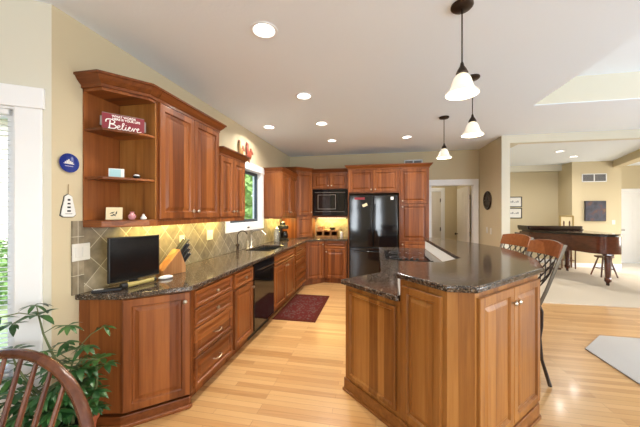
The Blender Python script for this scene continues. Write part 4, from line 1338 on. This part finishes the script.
def switch_plate(label, loc, rz, n=1, m='plate', name='light_switch', cat='light switch', w1=0.072, h=0.115, outlet=False):
    t = thing(name, label, cat, loc, rz)
    W_ = w1 + 0.046 * (n - 1)
    MB().box(-W_ / 2, -0.006, -h / 2, W_ / 2, 0, h / 2).build('cover_plate', m, t, bevel=0.002)
    for i in range(n):
        x = (i - (n - 1) / 2) * 0.046
        if outlet:
            for z_ in (-0.02, 0.02):
                MB().box(x - 0.015, -0.0085, z_ - 0.013, x + 0.015, -0.006, z_ + 0.013).build('socket', m, t, bevel=0.002)
        else:
            MB().box(x - 0.0165, -0.009, -0.033, x + 0.0165, -0.006, 0.033).build('rocker', m, t, bevel=0.0015)
    return t


switch_plate('white double switch on the tiled splashback end, left of the screen', (WX + 0.013, 1.578, 1.195), RZ, 2)
switch_plate('almond socket on the tiles behind the knife block', (WX + 0.012, 2.60, 1.17), RZ, 1, 'almond', 'wall_socket', 'socket', outlet=True)
switch_plate('almond double socket on the tiles between knife block and window', (WX + 0.012, 3.10, 1.19), RZ, 2, 'almond', 'wall_socket', 'socket', outlet=True)
switch_plate('left beige switch on the wall below the round clock', (2.08, 5.95, 1.12), -PI / 2, 1, 'plate')
switch_plate('right beige switch on the wall below the round clock', (2.08, 5.76, 1.11), -PI / 2, 1, 'plate')
switch_plate('small white switch on the piano room wall beside the painting', (6.03, 8.70, 1.20), 0, 1, 'plate')

# clock
t = thing('wall_clock', 'round dark bronze wall clock on the wall pier', 'clock', (2.08, 5.905, 1.683), -PI / 2)
cm = MB().lathe([(0.0, 0.0), (0.175, 0.0), (0.18, 0.015), (0.165, 0.03), (0.14, 0.022), (0.135, 0.010), (0.0, 0.010)], seg=36)
cm.xform(Matrix.Rotation(PI / 2, 4, 'X')); cm.build('rim', 'bronze', t, smooth=True)
cm = MB()
for i in range(12):
    a = i * PI / 6
    cm.tube([(0.085 * math.cos(a), -0.014, 0.085 * math.sin(a)), (0.13 * math.cos(a), -0.014, 0.13 * math.sin(a))], 0.006, 6)
cm.lathe([(0.045, 0), (0.05, 0.003), (0.045, 0.004)], seg=24)
cm.v = [v if abs(v[1] + 0.014) < 0.01 else (v[0], v[1], v[2]) for v in cm.v]
cm.build('numerals', 'postmetal', t)
MB().tube([(0, -0.018, 0), (0.03, -0.018, 0.065)], 0.004, 6).build('hour_hand', 'blackm', t)
MB().tube([(0, -0.020, 0), (-0.055, -0.020, 0.095)], 0.003, 6).build('minute_hand', 'blackm', t)

# vents
def vent(label, loc, rz, w_, h, cols=1):
    t = thing('wall_vent', label, 'vent', loc, rz)
    fw = 0.022
    mb = MB().box(-w_ / 2, -0.008, -h / 2, w_ / 2, 0, -h / 2 + fw).box(-w_ / 2, -0.008, h / 2 - fw, w_ / 2, 0, h / 2).box(-w_ / 2, -0.008, -h / 2, -w_ / 2 + fw, 0, h / 2).box(w_ / 2 - fw, -0.008, -h / 2, w_ / 2, 0, h / 2)
    if cols == 2: mb.box(-0.012, -0.008, -h / 2, 0.012, 0, h / 2)
    mb.build('frame', 'white', t)
    sl = MB(); z_ = -h / 2 + fw + 0.006
    while z_ < h / 2 - fw - 0.004:
        sl.box(-w_ / 2 + fw, -0.006, z_, w_ / 2 - fw, -0.002, z_ + 0.006); z_ += 0.014
    sl.build('slats', 'vent', t)
    MB().box(-w_ / 2 + 0.01, -0.0015, -h / 2 + 0.01, w_ / 2 - 0.01, 0, h / 2 - 0.01).build('backing', 'blackm', t)
    return t


vent('wall vent just above the pantry cabinet crown', (0.785, BY, 2.52), 0, 0.38, 0.13, 2)
vent('white return air vent above the painting in the piano room', (5.60, 8.70, 2.36), 0, 0.56, 0.22, 2)

# roosters on the wall above the window
def rooster(label, y, z, s, m, flip=1):
    t = thing('rooster_plaque', label, 'wall ornament', (WX + 0.022 * s, y, z), RZ)
    b = MB()
    b.ball((0, 0, 0.13 * s), 0.085 * s, 0.02 * s, 0.075 * s, 18, 10)
    b.tube([(-0.04 * s * flip, 0, 0.16 * s), (-0.065 * s * flip, 0, 0.22 * s), (-0.06 * s * flip, 0, 0.27 * s)], [(0.02 * s, 0.045 * s), (0.018 * s, 0.032 * s), (0.016 * s, 0.024 * s)], 10, flat=(0, 1, 0))
    b.ball((-0.062 * s * flip, 0, 0.285 * s), 0.028 * s, 0.018 * s, 0.026 * s, 12, 8)
    b.tube([(0, 0, 0.08 * s), (0.005 * s, 0, 0.0)], [0.014 * s, 0.008 * s], 8)
    b.build('body', m, t, smooth=True)
    tl = MB()
    for k, a in enumerate((0.3, 0.6, 0.95, 1.3)):
        tl.tube([(0.05 * s * flip, 0, 0.16 * s), ((0.05 + 0.07 * math.cos(a)) * s * flip, 0, (0.16 + 0.09 * math.sin(a)) * s), ((0.07 + 0.085 * math.cos(a * 0.7)) * s * flip, 0, (0.15 + 0.075 * math.sin(a * 0.8)) * s)],
                [(0.012 * s, 0.016 * s), (0.010 * s, 0.016 * s), (0.003 * s, 0.004 * s)], 8, flat=(0, 1, 0))
    tl.build('tail', 'rooster', t, smooth=True)
    cb = MB()
    for k in range(4):
        cb.ball(((-0.08 + k * 0.013) * s * flip, 0, (0.312 - 0.002 * k) * s), 0.010 * s, 0.008 * s, 0.014 * s, 8, 6)
    cb.build('comb', 'red', t, smooth=True)
    return t


rooster('larger rust red rooster plaque on the wall above the window', 4.16, 2.215, 1.0, 'rooster')
rooster('smaller straw coloured rooster plaque behind the cabinet crown', 3.90, 2.24, 0.85, 'rooster2', 1)

# ---- far corner worktop things
t = thing('glass_jar', 'clear glass canister on the worktop right of the sink', 'jar', (-1.79, 4.98, ZT))
MB().lathe([(0.045, 0), (0.052, 0.01), (0.052, 0.19), (0.040, 0.215), (0.036, 0.235), (0.033, 0.235), (0.036, 0.212), (0.048, 0.188), (0.048, 0.014), (0, 0.012)], seg=24).build('body', 'bottleglass', t, smooth=True)
MB().lathe([(0.040, 0.236), (0.042, 0.25), (0.03, 0.26), (0.012, 0.265), (0.014, 0.28), (0, 0.285)], seg=20).build('lid', 'steel', t, smooth=True)
t = thing('coffee_maker', 'black blender shaped coffee maker beside the glass jar', 'coffee maker', (-1.78, 5.33, ZT), RZ)
MB().box(-0.08, -0.09, 0, 0.08, 0.10, 0.04).box(-0.07, 0.03, 0.04, 0.07, 0.10, 0.22).box(-0.08, -0.08, 0.22, 0.08, 0.10, 0.29).build('body', 'blackm', t, bevel=0.01)
MB().lathe([(0.05, 0.042), (0.06, 0.06), (0.062, 0.12), (0.045, 0.17), (0.05, 0.18), (0.0, 0.182)], 0, -0.03, 20).build('jug', 'black', t, smooth=True)
MB().lathe([(0.055, 0.29), (0.05, 0.34), (0.02, 0.36), (0, 0.36)], 0, 0.01, 20).build('lid', 'blackm', t, smooth=True)
t = thing('spice_box', 'small wooden drawer box on the worktop under the microwave', 'box', (-1.02, 6.20, ZT))
MB().box(-0.27, -0.08, 0, 0.20, 0.09, 0.16).build('body', 'blockwood', t, bevel=0.003)
for x in (-0.26, -0.10, 0.06):
    dr = MB().panel(0, 0, 0.145, 0.11, 0, th=0.008, frame=0.014, raised=False).build('drawer', 'blockwood', t, loc=(x - 0.003, -0.08, 0.025))
    MB().ball((0, 0, 0), 0.007).build('knob', 'bronze', dr, loc=(0.072, -0.014, 0.055), smooth=True)
t = thing('salad_bowl', 'small black bowl on top of the wooden drawer box', 'bowl', (-0.94, 6.20, ZT + 0.1605))
MB().lathe([(0.03, 0), (0.045, 0.004), (0.075, 0.05), (0.078, 0.052), (0.07, 0.045), (0.04, 0.008), (0, 0.006)], seg=24).build('bowl', 'blackm', t, smooth=True)
t = thing('wooden_box', 'small brown wooden box standing on top of the drawer box', 'box', (-1.20, 6.23, ZT + 0.1605))
MB().box(-0.07, -0.05, 0, 0.07, 0.05, 0.07).build('body', 'blockwood', t, bevel=0.006)
MB().box(-0.02, -0.058, 0.05, 0.02, -0.05, 0.056).build('handle', 'bronze', t)
t = thing('soap_bottle', 'small white bottle with dark pump right of the drawer box', 'bottle', (-0.73, 6.12, ZT))
MB().lathe([(0.03, 0), (0.034, 0.01), (0.034, 0.11), (0.012, 0.13), (0.012, 0.14), (0, 0.14)], seg=20).build('body', 'ceramic', t, smooth=True)
MB().lathe([(0.014, 0.14), (0.014, 0.155), (0.005, 0.158), (0.005, 0.18), (0, 0.18)], seg=12).tube([(0, 0, 0.178), (-0.05, -0.02, 0.176)], 0.006, 8).build('pump', 'blackm', t, smooth=True)

# ================================================================== PLANT
PX, PY = -1.72, 1.33
t = thing('potted_schefflera', 'leafy green schefflera in a terracotta pot beside the end cabinet', 'plant', (PX, PY, 0))
MB().lathe([(0.085, 0), (0.09, 0.01), (0.122, 0.25), (0.134, 0.255), (0.136, 0.29), (0.122, 0.29), (0.117, 0.265), (0.0, 0.265)], seg=32).build('pot', 'pot', t, smooth=True)
MB().lathe([(0.0, 0.266), (0.115, 0.266), (0.09, 0.275), (0.0, 0.278)], seg=24).build('soil', 'soil', t)
stm, fol = MB(), MB()
rnd = random.Random(11)
def leaflet(base, dirv, ln, wd, droop):
    d = Vector(dirv).normalized()
    side = d.cross(Vector((0, 0, 1)))
    side = side.normalized() if side.length > 0.05 else Vector((1, 0, 0))
    up = side.cross(d)
    prof = [(0.0, 0.05), (0.18, 0.45), (0.42, 0.95), (0.68, 0.85), (0.88, 0.42), (1.0, 0.03)]
    vs = []
    for u, w_ in prof:
        c = Vector(base) + d * ln * u + Vector((0, 0, -droop * u * u * ln))
        vs += [c - side * w_ * wd + up * 0.18 * w_ * wd, c, c + side * w_ * wd + up * 0.18 * w_ * wd]
    fs = []
    for i in range(len(prof) - 1):
        for k in range(2):
            fs.append((i * 3 + k, i * 3 + k + 1, i * 3 + k + 4, i * 3 + k + 3))
    fol.add(vs, fs)
def cluster(c, out, size):
    n_ = rnd.choice((6, 7, 7, 8))
    for k in range(n_):
        a = 2 * PI * k / n_ + rnd.uniform(-0.2, 0.2)
        o_ = Vector((math.cos(a), math.sin(a), rnd.uniform(-0.35, 0.15))) + Vector(out) * 0.45
        ln = size * rnd.uniform(0.75, 1.15)
        leaflet(c, o_, ln, ln * 0.19, rnd.uniform(0.15, 0.6))
PH = 0.86
trunks = []
for k, (dx, dy, h) in enumerate(((-0.16, -0.05, 1.02), (-0.28, -0.10, 0.80), (0.02, 0.02, 0.78), (0.10, -0.05, 0.58), (-0.12, -0.16, 0.60), (-0.36, -0.18, 0.62), (0.12, 0.06, 0.70), (0.13, -0.06, 0.46), (0.06, -0.14, 0.48))):
    a = rnd.uniform(0, 6.28)
    b0 = Vector((0.05 * math.cos(a), 0.05 * math.sin(a), 0.270))
    top = Vector((dx, dy, h * PH))
    pts = [b0.lerp(top, u) + Vector((0.03 * math.sin(3 * u + k), 0.03 * math.cos(2.5 * u + k), 0)) * math.sin(PI * u) for u in [i / 6 for i in range(7)]]
    stm.tube(pts, [0.009 - 0.0008 * i for i in range(7)], 7)
    trunks.append(pts)
spots = []
for pts in trunks:
    spots.append((pts[-1], Vector((0, 0, 1)), 0.10))
    for q in range(11):
        p = pts[rnd.randint(1, 6)]
        a = rnd.uniform(0, 2 * PI)
        ln = rnd.uniform(0.09, 0.20)
        e = p + Vector((math.cos(a) * ln, math.sin(a) * ln, rnd.uniform(-0.03, 0.10)))
        e.x = min(e.x, 0.10)
        # keep clear of the cabinet side and the walls
        X, Y = PX + e.x, PY + e.y
        if Y > 1.50 and e.z < 0.98: e.y = 1.46 - PY
        wl = (X + 1.97) * -0.574 + (Y - 1.41) * 0.819      # distance beyond the bay wall face
        if wl > -0.10:
            e.x += 0.574 * (wl + 0.12); e.y -= 0.819 * (wl + 0.12)
        if PX + e.x < -1.88 and PY + e.y > 1.3: e.x = -0.14
        stm.tube([p, p.lerp(e, 0.5) + Vector((0, 0, 0.02)), e], 0.0028, 5)
        spots.append((e, Vector((math.cos(a), math.sin(a), 0.1)), rnd.uniform(0.06, 0.095)))
for c, o_, s_ in spots:
    cluster(c, o_, s_)
def clampv(v):
    X, Y = v[0] + PX, v[1] + PY
    wl = (X + 1.97) * -0.574 + (Y - 1.41) * 0.819
    if wl > -0.03: X += 0.574 * (wl + 0.03); Y -= 0.819 * (wl + 0.03)
    if Y > 1.54 and v[2] < 0.95: Y = 1.54
    if X < -1.945 and Y > 1.4: X = -1.945
    return (X - PX, Y - PY, max(v[2], 0.03))
fol.v = [clampv(v) for v in fol.v]
stm.build('stem', 'stem', t, smooth=True)
fol.build('foliage', 'leaf', t, smooth=True)

# ================================================================== DINING CHAIR (Windsor bow back)
thx = math.atan(56 / 285)
fa = R(178)    # facing left of the camera axis
# back peak in camera coordinates (xc, zc) -> world
def c2w(xc, zc): return (xc * math.cos(thx) - zc * math.sin(thx), xc * math.sin(thx) + zc * math.cos(thx))
px_, py_ = c2w(-1.015, 0.95)
face_ang = thx + fa          # facing direction measured from +Y to the left
F = Vector((-math.sin(face_ang), math.cos(face_ang)))
seat_c = (px_ + F.x * 0.325, py_ + F.y * 0.325)
t = thing('dining_chair', 'dark wooden bow-back dining chair in the near left corner', 'chair', (seat_c[0], seat_c[1], 0), face_ang)
# local +y is forward
sp = [(0.31 * math.copysign(abs(math.cos(a)) ** 0.8, math.cos(a)), 0.21 * math.copysign(abs(math.sin(a)) ** 0.8, math.sin(a))) for a in [2 * PI * i / 28 for i in range(28)]]
MB().prism(sp, 0.43, 0.465).build('seat', 'chairwood', t, bevel=0.012, seg=3)
HB = 0.995
BW, BH = 0.345, 0.38
def by(zz): return -0.16 - (zz - 0.455) * 0.30
def bowp(a):
    zz = HB - BH + BH * math.cos(a)
    return Vector((BW * math.sin(a), by(zz), zz))
pts = [Vector((-BW * 0.86, by(0.455), 0.455)), Vector((-BW * 0.94, by(0.54), 0.54))] + [bowp(-PI / 2 + PI * i / 36) for i in range(37)] + [Vector((BW * 0.94, by(0.54), 0.54)), Vector((BW * 0.86, by(0.455), 0.455))]
MB().tube(pts, [(0.020, 0.016)] * len(pts), 10, flat=(0, 1, 0)).build('back_bow', 'chairwood', t, smooth=True)
for k in range(-4, 4):
    q = k + 0.5
    a = math.asin(q * 0.056 / BW)
    tp = bowp(a)
    b0 = Vector((q * 0.044, by(0.46), 0.46))
    e = Vector((tp.x, by(tp.z - 0.006), tp.z - 0.006))
    MB().tube([b0, b0.lerp(e, 0.5), e], [0.008, 0.0095, 0.0065], 8).build('spindle', 'chairwood', t, smooth=True)
for sx in (-1, 1):
    for sy in (-1, 1):
        MB().tube([(sx * 0.14, sy * 0.13, 0.432), (sx * 0.17, sy * 0.16, 0.24), (sx * 0.20, sy * 0.19, 0.004)], [0.014, 0.020, 0.012], 10).build('leg', 'chairwood', t, smooth=True)
    MB().tube([(sx * 0.175, -0.165, 0.2), (sx * 0.175, 0.165, 0.2)], 0.009, 8).build('stretcher', 'chairwood', t, smooth=True)
MB().tube([(-0.175, 0, 0.2), (0.175, 0, 0.2)], 0.009, 8).build('stretcher', 'chairwood', t, smooth=True)

# ================================================================== PIANO ROOM
def catmull(pts, n_=6, closed=False):
    P = [Vector(p) for p in pts]; out = []
    N_ = len(P)
    for i in range(N_ - 1):
        p0, p1, p2, p3 = P[max(i - 1, 0)], P[i], P[i + 1], P[min(i + 2, N_ - 1)]
        for k in range(n_):
            u = k / n_
            out.append(0.5 * ((2 * p1) + (p2 - p0) * u + (2 * p0 - 5 * p1 + 4 * p2 - p3) * u * u + (3 * p1 - p0 - 3 * p2 + p3) * u ** 3))
    out.append(P[-1])
    return [(p.x, p.y) for p in out]


# local frame: keyboard at +y end, tail at y = 0; bent side towards -x
t = thing('grand_piano', 'glossy mahogany grand piano with closed lid on the beige carpet', 'piano', (4.43, 6.45, 0.012), R(4))
bent = catmull([(-0.72, 1.50), (-0.70, 1.20), (-0.55, 0.85), (-0.36, 0.55), (-0.29, 0.30), (-0.26, 0.12), (-0.16, 0.0), (-0.02, -0.03), (0.12, -0.02), (0.22, 0.05), (0.27, 0.2)])
outl = [(-0.72, 1.72)] + bent + [(0.36, 0.8), (0.44, 1.72)]
def sc2(P, k, c=(-0.1, 0.8)): return [((x - c[0]) * k + c[0], (y - c[1]) * k + c[1]) for x, y in P]
MB().prism(outl, 0.640, 0.975).build('case', 'mahog', t, bevel=0.006)
MB().prism(sc2(outl, 1.025), 1.002, 1.028).build('lid', 'mahogdark', t, bevel=0.006)
MB().prism(sc2(outl, 0.95), 0.975, 1.002).build('rim_felt', 'blackm', t)
MB().box(-0.74, 1.72, 0.62, 0.46, 1.92, 0.70).box(-0.74, 1.50, 0.62, 0.46, 1.72, 0.656).build('keybed', 'mahog', t, bevel=0.005)
MB().box(-0.74, 1.72, 0.70, -0.68, 1.92, 0.93).box(0.40, 1.72, 0.70, 0.46, 1.92, 0.93).build('cheek_block', 'mahog', t, bevel=0.01)
MB().box(-0.68, 1.725, 0.70, 0.40, 1.74, 0.92).build('fallboard', 'mahog', t)
MB().box(-0.67, 1.745, 0.70, 0.39, 1.90, 0.722).build('keyboard', 'keys', t)
MB().box(-0.74, 1.30, 1.029, 0.46, 1.76, 1.05).box(-0.72, 1.28, 1.05, 0.40, 1.33, 1.10).box(-0.745, 1.33, 1.05, 0.46, 1.77, 1.12).build('front_lid_fold', 'mahogdark', t, bevel=0.006)
LEG = [(0.085, 0.645), (0.088, 0.60), (0.065, 0.57), (0.062, 0.50), (0.050, 0.30), (0.042, 0.16), (0.055, 0.135), (0.055, 0.085), (0.035, 0.065), (0.025, 0.045)]
for x, y in ((0.07, 0.16), (-0.58, 1.62), (0.32, 1.62)):
    lg = MB().lathe([(r, z_) for r, z_ in reversed(LEG)], x, y, 8).build('leg', 'mahog', t)
    MB().tube([(x, y - 0.02, 0.02), (x, y + 0.02, 0.02)], 0.02, 12).box(x - 0.012, y - 0.025, 0.025, x + 0.012, y + 0.025, 0.048).build('caster', 'bronze', lg)
MB().box(-0.20, 1.40, 0.10, -0.17, 1.43, 0.655).box(-0.05, 1.40, 0.10, -0.02, 1.43, 0.655).box(-0.24, 1.36, 0.07, 0.02, 1.46, 0.11).build('pedal_lyre', 'mahog', t, bevel=0.004)
for x in (-0.19, -0.11, -0.03):
    MB().box(x - 0.01, 1.44, 0.055, x + 0.01, 1.54, 0.065).build('pedal', 'brassy', t)
# prop leg frames below case (dark beams)
# wooden stool behind the piano
t = thing('wooden_stool', 'dark round wooden stool with splayed legs behind the piano', 'stool', (5.05, 7.55, 0.012))
MB().lathe([(0.0, 0.43), (0.16, 0.43), (0.17, 0.445), (0.165, 0.465), (0.0, 0.47)], seg=24).build('seat', 'stoolwood', t, smooth=True)
for k in range(4):
    a = PI / 4 + k * PI / 2
    MB().tube([(0.09 * math.cos(a), 0.09 * math.sin(a), 0.432), (0.16 * math.cos(a), 0.16 * math.sin(a), 0.2), (0.22 * math.cos(a), 0.22 * math.sin(a), 0.004)], [0.014, 0.018, 0.013], 8).build('leg', 'stoolwood', t, smooth=True)
    a2 = a + PI / 2
    MB().tube([(0.165 * math.cos(a), 0.165 * math.sin(a), 0.18), (0.165 * math.cos(a2), 0.165 * math.sin(a2), 0.18)], 0.008, 6).build('stretcher', 'stoolwood', t)
# gilt panel on a stand
t = thing('display_stand', 'tall narrow dark stand holding a gilt framed panel by the corner', 'stand', (4.86, 8.50, 0.012), R(-8))
for sx in (-1, 1):
    for sy in (-1, 1):
        MB().box(sx * 0.14 - 0.011, sy * 0.10 - 0.011, 0, sx * 0.14 + 0.011, sy * 0.10 + 0.011, 0.85).build('leg', 'stoolwood', t)
MB().box(-0.155, -0.115, 0.84, 0.155, 0.115, 0.87).build('top', 'stoolwood', t)
MB().box(-0.15, -0.11, 0.20, 0.15, 0.11, 0.215).build('shelf', 'stoolwood', t)
fr_ = MB().box(-0.15, -0.01, 0.87, -0.12, 0.015, 1.36).box(0.12, -0.01, 0.87, 0.15, 0.015, 1.36).box(-0.12, -0.01, 0.87, 0.12, 0.015, 0.90).box(-0.12, -0.01, 1.33, 0.12, 0.015, 1.36).build('frame', 'brassy', t)
MB().box(-0.12, 0.0, 0.90, 0.12, 0.01, 1.33).build('panel', 'cream', t)
og = MB()
for x in (-0.06, 0.06):
    og.ball((x, -0.002, 1.16), 0.02, 0.006, 0.07, 10, 6).ball((x, -0.002, 1.00), 0.014, 0.006, 0.03, 10, 6)
og.build('ornament', 'stoolwood', t, smooth=True)
# painting
t = thing('painting', 'dark square abstract canvas on the piano room wall', 'painting', (5.61, 8.70, 1.49))
MB().box(-0.235, -0.035, -0.265, 0.235, 0, 0.265).build('canvas_edge', 'blackm', t)
MB().box(-0.223, -0.037, -0.253, 0.223, -0.035, 0.253).build('canvas', 'art', t)
# two framed prints on the back wall
def framed(label, x, z):
    t = thing('framed_print', label, 'picture', (x, 9.29, z), 0, 'framed prints in the piano room')
    MB().box(-0.30, -0.025, -0.15, -0.28, 0, 0.15).box(0.28, -0.025, -0.15, 0.30, 0, 0.15).box(-0.28, -0.025, 0.13, 0.28, 0, 0.15).box(-0.28, -0.025, -0.15, 0.28, 0, -0.13).build('frame', 'blackm', t)
    MB().box(-0.28, -0.012, -0.13, 0.28, -0.002, 0.13).build('print', 'paper', t)
    ms = MB()
    for i in range(9):
        xx = -0.18 + i * 0.045
        ms.box(xx, -0.0135, -0.02, xx + 0.03, -0.012, -0.02 + 0.015 + 0.02 * ((i * 7) % 3))
    ms.build('sketch', 'ink', t)
    return t
framed('upper of the two framed prints on the piano room back wall', 3.87, 1.76)
framed('lower of the two framed prints on the piano room back wall', 3.87, 1.43)

# ================================================================== OUTDOORS
S(MB().box(-40, -30, -0.45, -2.2, 40, -0.35), 'ground', 'grass')
t = thing('neighbour_house', 'pale sided neighbouring house seen through the tall left window', 'house', (-15.5, 3.5, -0.35))
hm = MB().box(-3, -5, 0, 3, 9, 5.0)
hm.build('wall', 'siding', t)
sd = MB()
for i in range(24):
    sd.box(2.995, -5, 0.2 + i * 0.2, 3.02, 9, 0.21 + i * 0.2)
sd.build('siding_edge', 'greyedge', t)
rf = MB().prism([(-3.6, 5.0), (3.6, 5.0), (0, 7.2)], -5.4, 9.4); rf.v = [(x, z_, y) for x, y, z_ in rf.v]
rf.build('roof', 'vent', t)
for y in (-3.5, 4.5):
    MB().box(3.02, y, 1.6, 3.05, y + 1.1, 3.0).build('window', 'black', t)
def bush(name, label, cat, loc, r, h, n_, trunk=0.0):
    t = thing(name, label, cat, loc)
    rr_ = random.Random(int(loc[1] * 10))
    if trunk: MB().tube([(0, 0, 0), (0.05, 0, trunk), (0.1, 0.05, trunk + h * 0.5)], [0.13, 0.10, 0.05], 9).build('trunk', 'bark', t, smooth=True)
    f = MB()
    for i in range(n_):
        u = rr_.uniform(0, 2 * PI); v = rr_.uniform(-1, 1); q = (rr_.random() ** 0.4)
        c = Vector((math.cos(u) * math.sqrt(1 - v * v) * r * q, math.sin(u) * math.sqrt(1 - v * v) * r * q, trunk + h / 2 + v * h / 2 * q))
        a = Vector((rr_.uniform(-1, 1), rr_.uniform(-1, 1), rr_.uniform(-1, 1))).normalized(); b2 = a.orthogonal().normalized()
        s_ = r * rr_.uniform(0.05, 0.10)
        f.add([c - a * s_, c + b2 * s_ * 0.5, c + a * s_, c - b2 * s_ * 0.5], [(0, 1, 2, 3)])
    f.build('foliage', 'gardenleaf', t)
    return t
bush('garden_shrub', 'low green shrub on the lawn outside the tall window', 'shrub', (-7.2, 4.3, -0.35), 0.9, 1.3, 1400)
bush('garden_tree', 'leafy tree outside the sink window', 'tree', (-5.6, 10.5, -0.35), 1.9, 4.2, 2600, 1.0)
bush('garden_tree', 'second leafy tree farther beyond the sink window', 'tree', (-9.5, 18.0, -0.35), 2.6, 5.0, 2400, 1.0)
